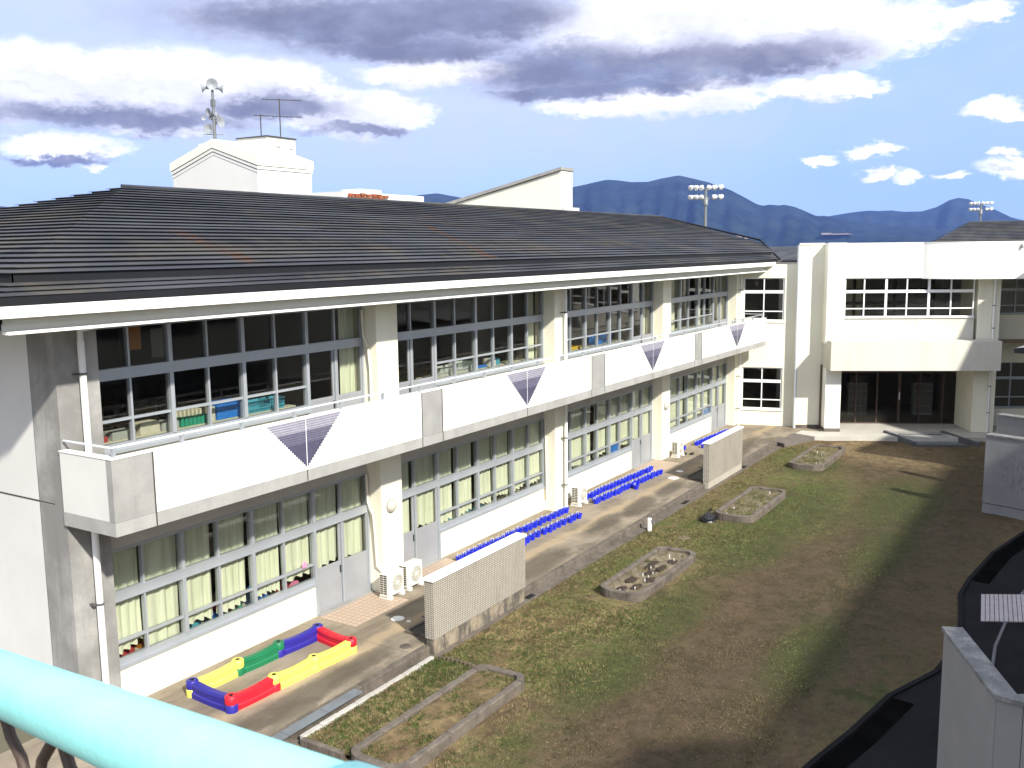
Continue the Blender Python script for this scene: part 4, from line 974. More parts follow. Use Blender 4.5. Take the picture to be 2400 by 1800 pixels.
# covered walkway roof, only its corner shows
wk = thing('walkway_canopy', (39.5, 1.6, GZ), 'dark-edged corner of a covered walkway roof at the right edge', 'canopy')
mb = MB(); mb.prism([(37.9, 2.78), (41.5, 2.2), (41.5, -1.3), (37.0, -1.3)], 4.55, 4.72); P(mb, 'roof', 'darkroof', wk)
mb = MB(); mb.add([(37.95, 2.72, 4.73), (41.45, 2.15, 4.73), (41.45, -1.3, 5.3), (37.1, -1.3, 5.3)], [(0, 3, 2, 1)]); P(mb, 'roof_sheet', 'panelgrey', wk)
for q in ((38.6, 1.2), (40.9, 1.0)):
    mb = MB(); mb.tube([(q[0], q[1], GZ), (q[0], q[1], 4.55)], .06, 8); P(mb, 'post', 'mast', wk)

# ------------------------------------------------------------------ buildings beyond the roof
GB = thing('gabled_building', (64, 66, 0), 'white gabled block with grooved cornice rising behind the dark roof', 'building')
q_ = lambda mb, n, m, parent=None: P(mb, n, m, GB, parent)
gx0, gx1, gy0, gy1 = 57.2, 63.5, 60.6, 71.2; ze, zp = 14.9, 16.7; gm_ = 65.8
def gable(x0, x1, y0, y1, z0, za, zb, nm, m):
    ym = gm_; mb = MB()
    pr = [(y0, z0), (y0, za), (ym, zb), (y1, za), (y1, z0)]
    mb.extr(pr, x0, x1, lambda s_, u, w_: (s_, u, w_)); return q_(mb, nm, m)
gable(gx0, gx1, gy0, gy1, 0, ze + .1, zp + .1, 'wall', 'white_far')
for i in range(3):
    o2 = .04 + .06 * i; z_ = ze + .02 + .30 * i
    mb = MB(); pr = []
    lo = z_; hi = z_ + .24 if i < 2 else z_ + .72
    pr = [(gy0 - o2, lo), (gm_, lo + 1.75), (gy1 + o2, lo), (gy1 + o2, hi), (gm_, hi + 1.75), (gy0 - o2, hi)]
    mb.extr(pr, gx0 - o2, gx1 + o2, lambda s_, u, w_: (s_, u, w_)); q_(mb, 'cornice', 'far_cream' if i == 2 else 'white_far')
mb = MB(); mb.box(59.0, 62.3, 61.2, 64.8, 15.5, 18.05); q_(mb, 'stair_house', 'white_far')
mb = MB(); mb.box(58.9, 62.4, 61.1, 64.9, 18.05, 18.15); q_(mb, 'stair_house_coping', 'acdark')
mb = MB(); mb.box(57.5, 59.0, 64.9, 68, 17.0, 17.75); q_(mb, 'tank_room', 'white_far')
mb = MB(); mb.box(60.0, 60.5, 61.1, 61.19, 17.3, 17.8); mb.box(61.6, 61.95, 61.1, 61.19, 17.2, 17.7); q_(mb, 'vent', 'soffit')
mb = MB(); mb.box(gx0 - .3, gx0 - .02, 61.9, 62.4, 12.5, 13.3); q_(mb, 'wall_box', 'far_cream')
mb = MB(); mb.box(62.8, 64.3, 60.3, 61, 10, 12.9); q_(mb, 'chimney', 'white_far')
# loudspeaker mast standing on it
LM = thing('loudspeaker_mast', (58.4, 66.9, 16.5), 'steel mast with grey horn loudspeakers on the gabled white building', 'loudspeaker mast')
MX, MY = 58.4, 66.9
mb = MB(); mb.tube([(MX, MY, 16.4), (MX, MY, 22.5)], [.17, .10], 10); P(mb, 'pole', 'mast', LM)
back = Vector((.655, .755, 0)); side = Vector((-.755, .655, 0))
def horn(c, d, s_=1.0):
    s_ *= 1.3
    mb = MB(); mb.lathe([(.05, -.55 * s_), (.09 * s_, -.5 * s_), (.11 * s_, -.35 * s_), (.16 * s_, -.15 * s_), (.30 * s_, .05 * s_), (.42 * s_, .15 * s_), (.40 * s_, .15 * s_), (.10 * s_, -.1 * s_), (0, -.1 * s_)], c, d, 16); P(mb, 'horn_speaker', 'horn', LM)
C_ = Vector((MX, MY, 22.75))
horn(C_ - back * .2, (-.655, -.755, -.08), .9); horn(C_ + side * .75 + Vector((0, 0, -.3)), side + Vector((0, 0, -.15)), .75); horn(C_ - side * .75 + Vector((0, 0, -.3)), -side + Vector((0, 0, -.15)), .75)
mb = MB(); mb.tube([C_ + side * .6 + Vector((0, 0, -.35)), C_ - side * .6 + Vector((0, 0, -.35))], .05, 6); mb.tube([Vector((MX, MY, 19.9)) + side * .5, Vector((MX, MY, 19.9)) - side * .5], .04, 6)
mb.tube([Vector((MX, MY, 18.55)) + side * .9, Vector((MX, MY, 18.55)) - side * .7], .04, 6); mb.box(MX - .15, MX + .15, MY - .15, MY + .15, 20.9, 21.5); P(mb, 'bracket', 'mast', LM)
horn(Vector((MX, MY, 20.4)) + side * .35, side * .8 - back * .6, .7); horn(Vector((MX, MY, 19.6)) - side * .45, -side * .7 - back * .7, .9); horn(Vector((MX, MY, 19.0)) + side * .4, side * .5 - back * .9, .85)
horn(Vector((MX, MY, 19.9)) + side * .85, -back, .35); horn(Vector((MX, MY, 20.2)) + back * .3, back, .8)
def antenna(x, y, z0, z1, L, arms, label):
    r_ = thing('tv_antenna', (x, y, z0), label, 'antenna'); mb = MB(); mb.tube([(x, y, z0), (x, y, z1)], .05, 6); P(mb, 'mast', 'acdark', r_)
    for za, ln, of in arms:
        mb = MB(); c = Vector((x, y, za)) - side * of; mb.tube([c + side * ln / 2, c - side * ln / 2], .035, 5)
        for k in range(9):
            cc = c + side * ln * (k / 8 - .5); mb.tube([cc - back * .3 + Vector((0, 0, -.06)), cc + back * .3 + Vector((0, 0, .06))], .014, 4)
            mb.tube([cc + Vector((0, 0, -.12)), cc + Vector((0, 0, .12))], .014, 4)
        P(mb, 'aerial', 'acdark', r_)
antenna(60.0, 62.9, 18.1, 20.1, 1, ((20.0, 1.6, .3),), 'shorter television antenna on the white stair house')
antenna(60.9, 61.5, 18.1, 21.4, 1, ((21.3, 3.2, .2), (19.9, 2.4, .6)), 'taller television antenna with two aerials at the stair house corner')

SB = thing('flat_roofed_building', (66, 58, 0), 'low white flat-roofed building with rusty items on its roof edge', 'building')
mb = MB(); mb.box(61.9, 71.8, 55.3, 62, 0, 12.5); P(mb, 'wall', 'white_far', SB)
mb = MB(); mb.box(61.2, 72.3, 54.9, 62.3, 12.5, 13.35); P(mb, 'parapet', 'white_far', SB)
mb = MB()
for i in range(7):
    x0 = 61.8 + i * .75; mb.box(x0, x0 + .5 + .15 * rnd.random(), 54.7, 54.88, 13.05 - .08 * rnd.random(), 13.18 + .12 * rnd.random())
mb.box(61.7, 66.4, 54.7, 54.89, 12.88, 12.96); P(mb, 'rusty_rail', 'rust', SB)
mb = MB(); mb.box(64.5, 67.5, 56, 58, 13.35, 13.75); P(mb, 'roof_box', 'white_far', SB)

WG = thing('gymnasium', (74, 46, 0), 'tall white building with a single sloping roof edge beyond the classroom wing', 'building')
mb = MB()
# front face looks along -x; top edge climbs towards the right-hand corner
mb.extr([(40.2, 0), (40.2, 14.95), (43.0, 14.3), (56.5, 11.4), (56.5, 0)], 72.2, 74.2, lambda s_, u, w_: (s_, u, w_)); P(mb, 'wall', 'far_cream', WG)
mb = MB(); mb.extr([(40.1, 15.0), (40.1, 15.25), (56.5, 11.75), (56.5, 11.45)], 72.0, 74.3, lambda s_, u, w_: (s_, u, w_)); P(mb, 'roof_edge', 'panelgrey', WG)
mb = MB(); mb.box(72.21, 74.9, 39.9, 40.19, 0, 11.9); P(mb, 'buttress', 'white_far', WG)
mb = MB(); mb.box(74.2, 80, 40.2, 56, 0, 10.2); P(mb, 'hall', 'white_far', WG)

def floodlight(x, y, ztop, s_, label):
    r_ = thing('floodlight_mast', (x, y, GZ), label, 'floodlight', 'sports ground floodlights')
    az_ = math.atan2(y, x); b_ = Vector((math.cos(az_), math.sin(az_), 0)); sd = Vector((-b_.y, b_.x, 0)); c = Vector((x, y, ztop))
    mb = MB(); mb.tube([(x, y, GZ), (x, y, ztop)], [.30 * s_, .16 * s_], 10); P(mb, 'pole', 'mast', r_)
    mb = MB(); mb.lathe([(.32 * s_, 0), (.32 * s_, 1.0 * s_), (.26 * s_, 1.0 * s_), (.0, 1.0 * s_)], (x, y, ztop - 2.0 * s_), n=10)
    for dz in (0, -1.2): mb.tube([c + sd * 1.75 * s_ + Vector((0, 0, dz * s_)), c - sd * 1.75 * s_ + Vector((0, 0, dz * s_))], .06 * s_, 6)
    P(mb, 'cross_arm', 'mast', r_)
    for dz in (.15, -1.0):
        for u in (-1.75, -1.0, -.35, .5, 1.15, 1.75):
            if dz < 0 and abs(u) < .4: continue
            mb = MB(); cc = c + sd * u * s_ + Vector((0, 0, dz * s_)); dr = (sd * (u * .5) - b_ * .8 + Vector((0, 0, -.5))).normalized()
            mb.lathe([(.08 * s_, -.35 * s_), (.16 * s_, -.3 * s_), (.2 * s_, -.1 * s_), (.33 * s_, .12 * s_), (.34 * s_, .2 * s_), (.0, .16 * s_)], cc, dr, 12); P(mb, 'lamp_head', 'whiteframe', r_)
floodlight(112, 42.35, 15.4, 1.0, 'nearer floodlight mast with many white lamp heads before the mountains')
floodlight(206, 22.3, 16.0, 1.0, 'farther small floodlight mast above the right-hand dark roof')

# ------------------------------------------------------------------ courtyard objects
# tiled screen wall
T1 = thing('screen_wall', (17.3, 11.9, GZ), 'beige mosaic-tiled screen wall with white coping and rough stone base', 'wall')
mb = MB(); mb.box(15.45, 19.2, 11.74, 11.97, .17, 1.46); P(mb, 'tiled_face', 'walltile', T1)
mb = MB(); mb.box(15.47, 19.18, 11.755, 11.955, -.4, .169); P(mb, 'stone_base', 'wallbase', T1)
mb = MB(); mb.box(15.42, 19.23, 11.71, 12.0, 1.461, 1.515); P(mb, 'coping', 'white', T1)
T2 = thing('screen_wall', (33.6, 11.9, GZ), 'plain beige screen wall with pale coping nearer the entrance block', 'wall')
M['plainbeige'] = mat('beige_render', (.40, .37, .31), .85, .06, 1.5, .08, 40, .2, streak=.15)
mb = MB(); mb.box(31.8, 35.45, 11.74, 11.95, .08, 1.46); P(mb, 'face', 'walltile', T2)
mb = MB(); mb.box(31.81, 35.44, 11.75, 11.94, -.4, .079); P(mb, 'base', 'plainbeige', T2)
mb = MB(); mb.box(31.77, 35.48, 11.71, 11.98, 1.461, 1.51); P(mb, 'coping', 'white', T2)
for xx in (15.9, 32.3):   # little wash basin stands behind each screen
    nm = 'first' if xx < 20 else 'second'
    r_ = thing('foot_wash_tray', (xx + .5, 12.4, 0), 'dark shallow foot-washing tray behind the ' + ('tiled' if xx < 20 else 'plain beige') + ' screen wall', 'tray')
    mb = MB(); mb.box(xx - .1, xx + 1.6, 12.08, 12.72, .002, .03); P(mb, 'base', 'acdark', r_)
    mb = MB(); mb.box(xx - .14, xx + 1.64, 12.72, 12.78, .002, .06); mb.box(xx - .14, xx - .1, 12.06, 12.72, .002, .06); mb.box(xx + 1.6, xx + 1.64, 12.06, 12.72, .002, .06); P(mb, 'rim', 'kerb', r_)
    mb = MB(); mb.tube([(xx - .2, 12.1, 0), (xx - .2, 12.1, .5), (xx - .25, 12.2, .55)], .02, 6); P(mb, 'tap', 'mast', r_)

# air-conditioner outdoor units
def ac(x, label):
    r_ = thing('air_conditioner', (x, 14.5, 0), label, 'air conditioner', 'outdoor air conditioner units on the terrace')
    def q(mb, n, m, parent=None): return P(mb, n, m, r_, parent)
    x0, x1, y0, y1, z0, z1 = x - .31, x + .31, 14.36, 14.62, .08, .64
    mb = MB(); mb.rbox(x0, x1, y0, y1, z0, z1, .012); case = q(mb, 'case', 'acwhite')
    for xx in (x0 + .08, x1 - .08): mb = MB(); mb.box(xx - .05, xx + .05, y0 - .05, y1 + .05, .0, .078); q(mb, 'foot', 'ceramic')
    cx, cz = x + .06, .35
    mb = MB(); mb.lathe([(0, .002), (.20, .002)], (cx, y0, cz), (0, -1, 0), 24); q(mb, 'fan_opening', 'acgrille')
    mb = MB()
    for rr in (.055, .09, .125, .16, .195): mb.lathe([(rr - .006, .010), (rr, .016), (rr + .006, .010)], (cx, y0, cz), (0, -1, 0), 28)
    for k in range(12):
        a_ = k * math.pi / 6; d = Vector((math.cos(a_), 0, math.sin(a_))); mb.tube([Vector((cx, y0 - .012, cz)) + d * .04, Vector((cx, y0 - .012, cz)) + d * .2], .004, 4)
    mb.lathe([(0, .02), (.04, .018), (.045, .008)], (cx, y0, cz), (0, -1, 0), 16); q(mb, 'fan_grille', 'acwhite')
    mb = MB()
    for r2 in range(9):
        for c2 in range(2): mb.box(x0 - .004, x0 - .0005, y0 + .035 + c2 * .11, y0 + .125 + c2 * .11, z0 + .06 + r2 * .055, z0 + .095 + r2 * .055)
    q(mb, 'side_louvre', 'acdark')
    return r_
ac(17.42, 'air conditioner unit nearest the grey doors, beside the lamp pillar'); ac(18.17, 'air conditioner unit right of its twin, before the lamp pillar')
ac(27.18, 'air conditioner unit beside the white downpipe and blue pots'); ac(35.65, 'air conditioner unit farthest away beside the plain beige screen wall')
for i_, (xx, yy) in enumerate(((35.95, 14.3), (36.12, 14.05))):
    mb = MB(); mb.rbox(xx, xx + .22, yy, yy + .12, 0, .08, .02); tag(mb.build('shoe', 'black'), ['black shoe right beside the farthest air conditioner', 'black shoe slightly farther out from the farthest air conditioner'][i_], 'shoe', 'black shoes by the far air conditioner')
# pink tile aprons before the doors, manholes, covers
for (x0, x1) in ((15.45, 17.4), (18.35, 20.4), (32.6, 34.5)):
    mb = MB(); mb.box(x0, x1, 13.95, 15.04, .001, .012); S(mb, 'tile_apron', 'apron')
def disc(x, y, z, r, m, label, name, cat):
    mb = MB(); mb.lathe([(0, .012), (r * .9, .012), (r, .0)], (x, y, z), n=24); return tag(mb.build(name, m), label, cat)
disc(16.34, 13.45, .001, .155, 'ceramic', 'round white drain lid on the terrace behind the tiled screen wall', 'manhole_cover', 'manhole cover')
disc(16.33, 13.12, .001, .055, 'ceramic', 'tiny white lid beside the round white drain lid', 'manhole_cover', 'manhole cover')
disc(15.2, 12.32, .001, .13, 'kerb', 'small dark brown manhole cover near the tiled screen wall', 'manhole_cover', 'manhole cover')
disc(26.0, 10.35, GZ + .012, .2, 'drysoil', 'pale round manhole cover in the grass beyond the dug flower bed', 'manhole_cover', 'manhole cover')
disc(32.1, 13.2, .001, .2, 'ceramic', 'white lid on the terrace left of the plain beige screen wall', 'manhole_cover', 'manhole cover')
disc(33.2, 13.4, .001, .14, 'ceramic', 'white lid nearer the wall behind the plain beige screen wall', 'manhole_cover', 'manhole cover')
# long steel drain cover, in sections
dc = thing('drain_cover', (11.5, 11.8, 0), 'long grey steel drain cover between sandbox and grassy bed', 'drain cover')
for i in range(5):
    x0 = 8.2 + i * .98; mb = MB(); mb.box(x0, x0 + .965, 11.68, 11.90, .004, .03); P(mb, 'cover_plate', 'steelcover', dc)

# flower beds with stone kerbs
def bed(x0, x1, y0, y1, ztop, th, label, fill, zf, km='kerb', r=.35):
    r_ = thing('flower_bed', ((x0 + x1) / 2, (y0 + y1) / 2, GZ), label, 'flower bed')
    def stone(a0, a1, b0, b1): mb = MB(); mb.rbox(a0, a1, b0, b1, GZ - .1, ztop + .012 * rnd.random(), .02); P(mb, 'kerb_stone', km, r_)
    def corner(cx, cy, sx, sy):
        n = 6; o1 = [(cx + sx * r * math.cos(a * math.pi / 2 / n), cy + sy * r * math.sin(a * math.pi / 2 / n)) for a in range(n + 1)]
        i1 = [(cx + sx * (r - th) * math.cos(a * math.pi / 2 / n), cy + sy * (r - th) * math.sin(a * math.pi / 2 / n)) for a in range(n + 1)]
        pts = o1 + i1[::-1]
        if sx * sy < 0: pts = pts[::-1]
        mb = MB(); mb.prism(pts, GZ - .1, ztop + .006); P(mb, 'kerb_stone', km, r_)
    corner(x0 + r, y0 + r, -1, -1); corner(x1 - r, y0 + r, 1, -1); corner(x0 + r, y1 - r, -1, 1); corner(x1 - r, y1 - r, 1, 1)
    L = x1 - x0 - 2 * r; n = max(1, round(L / .62))
    for i in range(n):
        a0 = x0 + r + L * i / n + .005; a1 = x0 + r + L * (i + 1) / n - .005
        for b0 in (y0, y1 - th): stone(a0, a1, b0, b0 + th)
    L = y1 - y0 - 2 * r; n = max(1, round(L / .62))
    for i in range(n):
        b0 = y0 + r + L * i / n + .005; b1 = y0 + r + L * (i + 1) / n - .005
        for a0 in (x0, x1 - th): stone(a0, a0 + th, b0, b1)
    nx, ny = 40, 16; vs = []
    for j in range(ny + 1):
        for i in range(nx + 1):
            X = x0 + th * .6 + (x1 - x0 - th * 1.2) * i / nx; Y = y0 + th * .6 + (y1 - y0 - th * 1.2) * j / ny
            cx_ = min(i, nx - i, j, ny - j) > 0
            vs.append((X, Y, zf + (.03 * math.sin(X * 5 + math.sin(Y * 7)) * math.sin(Y * 6) + .02 * rnd.random() if cx_ else 0)))
    mb = MB(); mb.add(vs, [(j * (nx + 1) + i, j * (nx + 1) + i + 1, (j + 1) * (nx + 1) + i + 1, (j + 1) * (nx + 1) + i) for j in range(ny) for i in range(nx)], True)
    P(mb, 'soil', fill, r_)
    return r_
bed(20.4, 24.35, 9.22, 10.42, .03, .14, 'rounded stone flower bed with dug dark soil and white plant tags, middle of the lawn', 'drysoil', -.06)
bed(28.3, 32.3, 9.02, 10.32, .03, .14, 'stone flower bed of dry weeds beside the black bag', 'drysoil', -.06)
bed(36.45, 40.6, 8.96, 10.28, .03, .14, 'farthest stone flower bed, with scrubby plants before the entrance', 'drysoil', -.05)
# near twin beds of grass: pale kerb on the terrace side, low log edging at the far end
bed(11.2, 15.33, 9.28, 10.48, .02, .15, 'nearest stone-edged bed filled with patchy grass', 'lawn', -.05, r=.3)
NB = thing('flower_bed', (13.2, 11.1, GZ), 'grass bed edged by a pale kerb along the terrace', 'flower bed')
for i in range(8):
    x0 = 11.3 + i * .48; mb = MB(); mb.rbox(x0, x0 + .47, 11.48, 11.60, GZ - .1, -.02 + .012 * rnd.random(), .015); P(mb, 'kerb_stone', 'kerbwhite', NB)
for i in range(9):
    yy = 10.55 + i * .105; mb = MB(); mb.tube([(15.2, yy, GZ - .1), (15.2, yy, -.02 + .03 * rnd.random())], .045, 8); P(mb, 'log_edging', 'soil', NB)
for i in range(6):
    yy = 10.55 + i * .16; mb = MB(); mb.rbox(11.22, 11.33, yy, yy + .155, GZ - .1, -.03, .012); P(mb, 'kerb_stone', 'kerb', NB)
mb = MB(); vs = []; nx, ny = 40, 10
for j in range(ny + 1):
    for i in range(nx + 1): vs.append((11.3 + 3.9 * i / nx, 10.49 + .99 * j / ny, -.09 + .02 * rnd.random()))
mb.add(vs, [(j * (nx + 1) + i, j * (nx + 1) + i + 1, (j + 1) * (nx + 1) + i + 1, (j + 1) * (nx + 1) + i) for j in range(ny) for i in range(nx)], True); P(mb, 'soil', 'lawn', NB)
# dug hollows and plant tags
for ik_, (x, y) in enumerate(((20.75, 9.88), (21.1, 9.62), (21.5, 9.95), (22.2, 9.75), (22.6, 9.95), (23.3, 9.6), (23.0, 10.0), (22.7, 9.65), (21.75, 9.55))):
    mb = MB(); n = 14; a_ = [(x + .24 * math.cos(k * 6.283 / n) * (.8 + .4 * rnd.random()), y + .13 * math.sin(k * 6.283 / n) * (.8 + .4 * rnd.random()), -.028) for k in range(n)]
    mb.add(a_ + [(x, y, .0)], [(k, (k + 1) % n, n) for k in range(n)]); M.setdefault('darksoil', mat('dark_soil', (.045, .032, .024), 1, .3, 6, .3, 40, .6)); tag(mb.build('soil_heap', 'darksoil'), 'dug soil mound in the middle flower bed, ' + ['nearest the terrace end', 'near its lawn-side kerb', 'second from the terrace kerb', 'left of centre', 'beyond the centre', 'at the far lawn corner', 'at the far end', 'right of centre', 'at the lawn edge before the centre'][ik_], 'soil heap', 'dug soil mounds in the middle flower bed')
for ik_, (x, y) in enumerate(((20.54, 9.82), (20.9, 9.58), (21.52, 9.59), (21.85, 9.64), (22.14, 9.64), (21.87, 9.8), (22.51, 9.86), (23.39, 9.57), (23.64, 9.81))):
    mb = MB(); mb.box(x - .004, x + .004, y - .011, y + .011, -.08, .035 + .03 * rnd.random()); tag(mb.build('plant_tag', 'ceramic'), ['nearest', 'second', 'third', 'fourth', 'fifth', 'inner', 'seventh', 'eighth', 'farthest'][ik_] + ' white plant tag from the near end of the dug middle flower bed', 'plant tag', 'white plant tags in the middle flower bed')
for ik_, (x, y) in enumerate(((28.44, 9.88), (29.16, 9.89), (31.7, 9.5), (37.0, 9.3), (38.6, 9.5), (39.1, 9.8))):
    mb = MB(); mb.box(x - .005, x + .005, y - .012, y + .012, -.08, .05); tag(mb.build('plant_tag', 'ceramic'), ['white plant tag at the near end of the bed by the black bag', 'second white plant tag in the bed by the black bag', 'white plant tag at the far end of the bed by the black bag', 'white plant tag at the near end of the farthest bed', 'white plant tag amid the farthest bed, lawn side', 'white plant tag amid the farthest bed, terrace side'][ik_], 'plant tag', 'white plant tags in the farther beds')
# black bag
mb = MB(); n1_, n2_ = 10, 14; vs = []; cx, cy = 28.05, 10.35
for i in range(n1_ + 1):
    th = math.pi / 2 * i / n1_
    for k in range(n2_):
        a_ = 2 * math.pi * k / n2_; rr = math.cos(th) * (1 + .22 * (rnd.random() - .5)); vs.append((cx + .33 * rr * math.cos(a_), cy + .26 * rr * math.sin(a_), GZ + .27 * math.sin(th) * (1 + .2 * (rnd.random() - .5))))
mb.add(vs, [(i * n2_ + k, i * n2_ + (k + 1) % n2_, (i + 1) * n2_ + (k + 1) % n2_, (i + 1) * n2_ + k) for i in range(n1_) for k in range(n2_)])
bag = mb.build('garbage_bag', 'black'); tag(bag, 'crumpled black plastic bag on the grass at the corner of a flower bed', 'bag')
mb = MB(); mb.tube([(28.05, 10.35, GZ + .25), (28.08, 10.33, GZ + .34), (28.16, 10.28, GZ + .38)], [.05, .03, .06], 6); mb.build('tied_neck', 'black', bag)
# standing tap
tp = thing('water_tap', (26.12, 11.5, GZ), 'white standing water tap post at the terrace kerb', 'tap')
mb = MB(); mb.rbox(26.07, 26.17, 11.45, 11.55, GZ, .22, .01); P(mb, 'post', 'pipe', tp)
mb = MB(); mb.tube([(26.12, 11.45, .12), (26.12, 11.36, .13), (26.12, 11.34, .08)], .018, 6); mb.tube([(26.08, 11.42, .17), (26.16, 11.42, .17)], .01, 5); P(mb, 'spout', 'mast', tp)

# sandbox made of coloured plastic border pieces
sand_labels = [
 ('sblue', (11.33, 14.42), (11.27, 13.28), 'blue', 'blue plastic border piece closing the near end of the sandbox frame'),
 ('sred', (11.27, 13.28), (12.30, 13.24), 'red', 'red plastic border piece on the lawn side of the sandbox frame'),
 ('syellow', (12.30, 13.24), (13.33, 13.18), 'yellow', 'yellow border piece in the middle of the sandbox lawn side'),
 ('syellow', (13.33, 13.18), (14.38, 13.12), 'yellow', 'yellow border piece at the far end of the sandbox lawn side'),
 ('sred', (14.38, 13.12), (14.55, 14.24), 'red', 'red plastic border piece closing the far end of the sandbox frame'),
 ('sblue', (14.55, 14.24), (13.47, 14.32), 'blue', 'blue border piece on the wall side of the sandbox frame'),
 ('sgreen', (13.47, 14.32), (12.42, 14.38), 'green', 'green plastic border piece on the wall side of the sandbox frame'),
 ('syellow', (12.42, 14.38), (11.33, 14.42), 'yellow', 'yellow border piece on the wall side of the sandbox frame')]
for (mk, a_, b_, cn, lbl) in sand_labels:
    A = Vector(a_ + (0,)); B_ = Vector(b_ + (0,)); L = (B_ - A).length
    r_ = tag(bpy.data.objects.new('sandbox_border', None), lbl, 'sandbox border'); col.objects.link(r_)
    r_.location = A; r_.rotation_euler = (0, 0, math.atan2((B_ - A).y, (B_ - A).x))
    mb = MB(); n = 12; rings = []
    for i in range(n + 1):
        f = i / n; xx = .085 + (L - .17) * f; h = .30 - .035 * math.sin(f * math.pi) ; wd = .095 + .012 * math.sin(f * math.pi)
        rings.append([(xx, -wd, .0), (xx, wd, .0), (xx, wd, h * .32), (xx, wd * .78, h * .40), (xx, wd * .78, h * .74), (xx, wd * .92, h * .80), (xx, wd * .8, h * .95), (xx, wd * .5, h), (xx, -wd * .5, h), (xx, -wd * .8, h * .95), (xx, -wd * .92, h * .80), (xx, -wd * .78, h * .74), (xx, -wd * .78, h * .40), (xx, -wd, h * .32)])
    k_ = 14; vs = [q for rg in rings for q in rg]
    fs = [(i * k_ + j, i * k_ + (j + 1) % k_, (i + 1) * k_ + (j + 1) % k_, (i + 1) * k_ + j) for i in range(n) for j in range(k_)] + [tuple(range(k_ - 1, -1, -1)), tuple(range(n * k_, n * k_ + k_))]
    mb.add(vs, fs); mb.build('body', mk, r_)
    mb = MB(); mb.lathe([(.115, .155), (.12, .175), (.12, .300), (.10, .320), (.045, .320), (.038, .29), (0, .29)], (0, 0, 0), n=18); mb.build('upper_knuckle', mk, r_)
    mb = MB(); mb.lathe([(.12, 0), (.12, .140), (.11, .153), (0, .153)], (L, 0, 0), n=18); mb.build('lower_knuckle', mk, r_)
    mb = MB(); mb.lathe([(0, .322), (.040, .322)], (0, 0, 0), n=14); mb.build('peg_hole', 'hole', r_)

# rows of blue children's flower pots
ORD = ['first','second','third','fourth','fifth','sixth','seventh','eighth','ninth','tenth','eleventh','twelfth','thirteenth','fourteenth','fifteenth','sixteenth','seventeenth','eighteenth','nineteenth','twentieth','twenty-first','twenty-second']
pot_proto = tag(bpy.data.objects.new('flower_pot', None), '', 'flower pot'); col.objects.link(pot_proto)
mb = MB(); 
def potring(w_, z_, ch=.03):
    w_ *= .72; z_ *= .80
    return [(-w_ + ch, -w_, z_), (w_ - ch, -w_, z_), (w_, -w_ + ch, z_), (w_, w_ - ch, z_), (w_ - ch, w_, z_), (-w_ + ch, w_, z_), (-w_, w_ - ch, z_), (-w_, -w_ + ch, z_)]
rg = potring(.095, 0) + potring(.12, .17) + potring(.135, .17) + potring(.135, .20) + potring(.118, .20) + potring(.11, .15)
mb.add(rg, [tuple(range(7, -1, -1))] + [(i * 8 + j, i * 8 + (j + 1) % 8, (i + 1) * 8 + (j + 1) % 8, (i + 1) * 8 + j) for i in range(5) for j in range(8)]); mb.build('pot_body', 'blue', pot_proto)
mb = MB(); mb.add(potring(.111, .152), [tuple(range(8))]); M['potsoil'] = mat('pot_soil', (.03, .03, .10), .9, .3, 9, .2, 40, .3); mb.build('soil', 'potsoil', pot_proto)
mb = MB(); mb.tube([(.05, .05, .12), (.05, .05, .21), (-.05, .05, .21), (-.05, .05, .12)], .007, 4); mb.build('support_loop', 'whitebasket', pot_proto)
first = [True]
def pots(xa, xb, ya, yb, n, label, group, jit=.035, skip=()):
    for i in range(n):
        if i in skip: continue
        f = i / max(1, n - 1)
        if first[0]: o = pot_proto; first[0] = False
        else: o = copy_tree(pot_proto)
        o.location = (xa + (xb - xa) * f + rnd.uniform(-jit, jit), ya + (yb - ya) * f + rnd.uniform(-jit, jit), .0)
        o.rotation_euler = (0, 0, rnd.uniform(-.25, .25)); o['label'] = (ORD[i] + ' ' if n > 1 else '') + label; o['group'] = group
pots(20.35, 26.1, 14.55, 14.40, 22, 'blue pot from the near end of the wall row behind the tiled screen', 'blue pots, near row along the wall')
pots(21.2, 22.2, 13.78, 13.78, 4, 'blue pot of the outer row hidden behind the tiled screen', 'blue pots, near outer row')
pots(22.45, 23.7, 13.80, 13.85, 5, 'blue pot of the outer row just past the tiled screen', 'blue pots, near outer row past the screen')
pots(23.95, 25.7, 13.80, 13.75, 7, 'blue pot of the outer row ending by the white downpipe', 'blue pots, outer row by the downpipe')
pots(27.85, 32.8, 14.58, 14.38, 21, 'blue pot from the near end of the middle wall row', 'blue pots, middle row along the wall')
pots(27.5, 32.4, 14.05, 13.88, 20, 'blue pot from the near end of the middle outer row', 'blue pots, middle outer row')
pots(29.9, 30.15, 13.68, 13.70, 1, 'blue flower pot standing out of line in front of the middle outer row', 'blue pot out of line')
pots(38.0, 41.3, 14.62, 14.42, 13, 'blue pot from the near end of the farthest wall row', 'blue pots, farthest row along the wall')
pots(37.7, 39.8, 14.15, 14.0, 9, 'blue pot of the farthest outer row behind the plain screen', 'blue pots, farthest outer row')
pots(36.95, 36.95, 14.72, 14.7, 1, 'lone blue flower pot between the far air conditioner and the farthest row', 'lone blue pot')

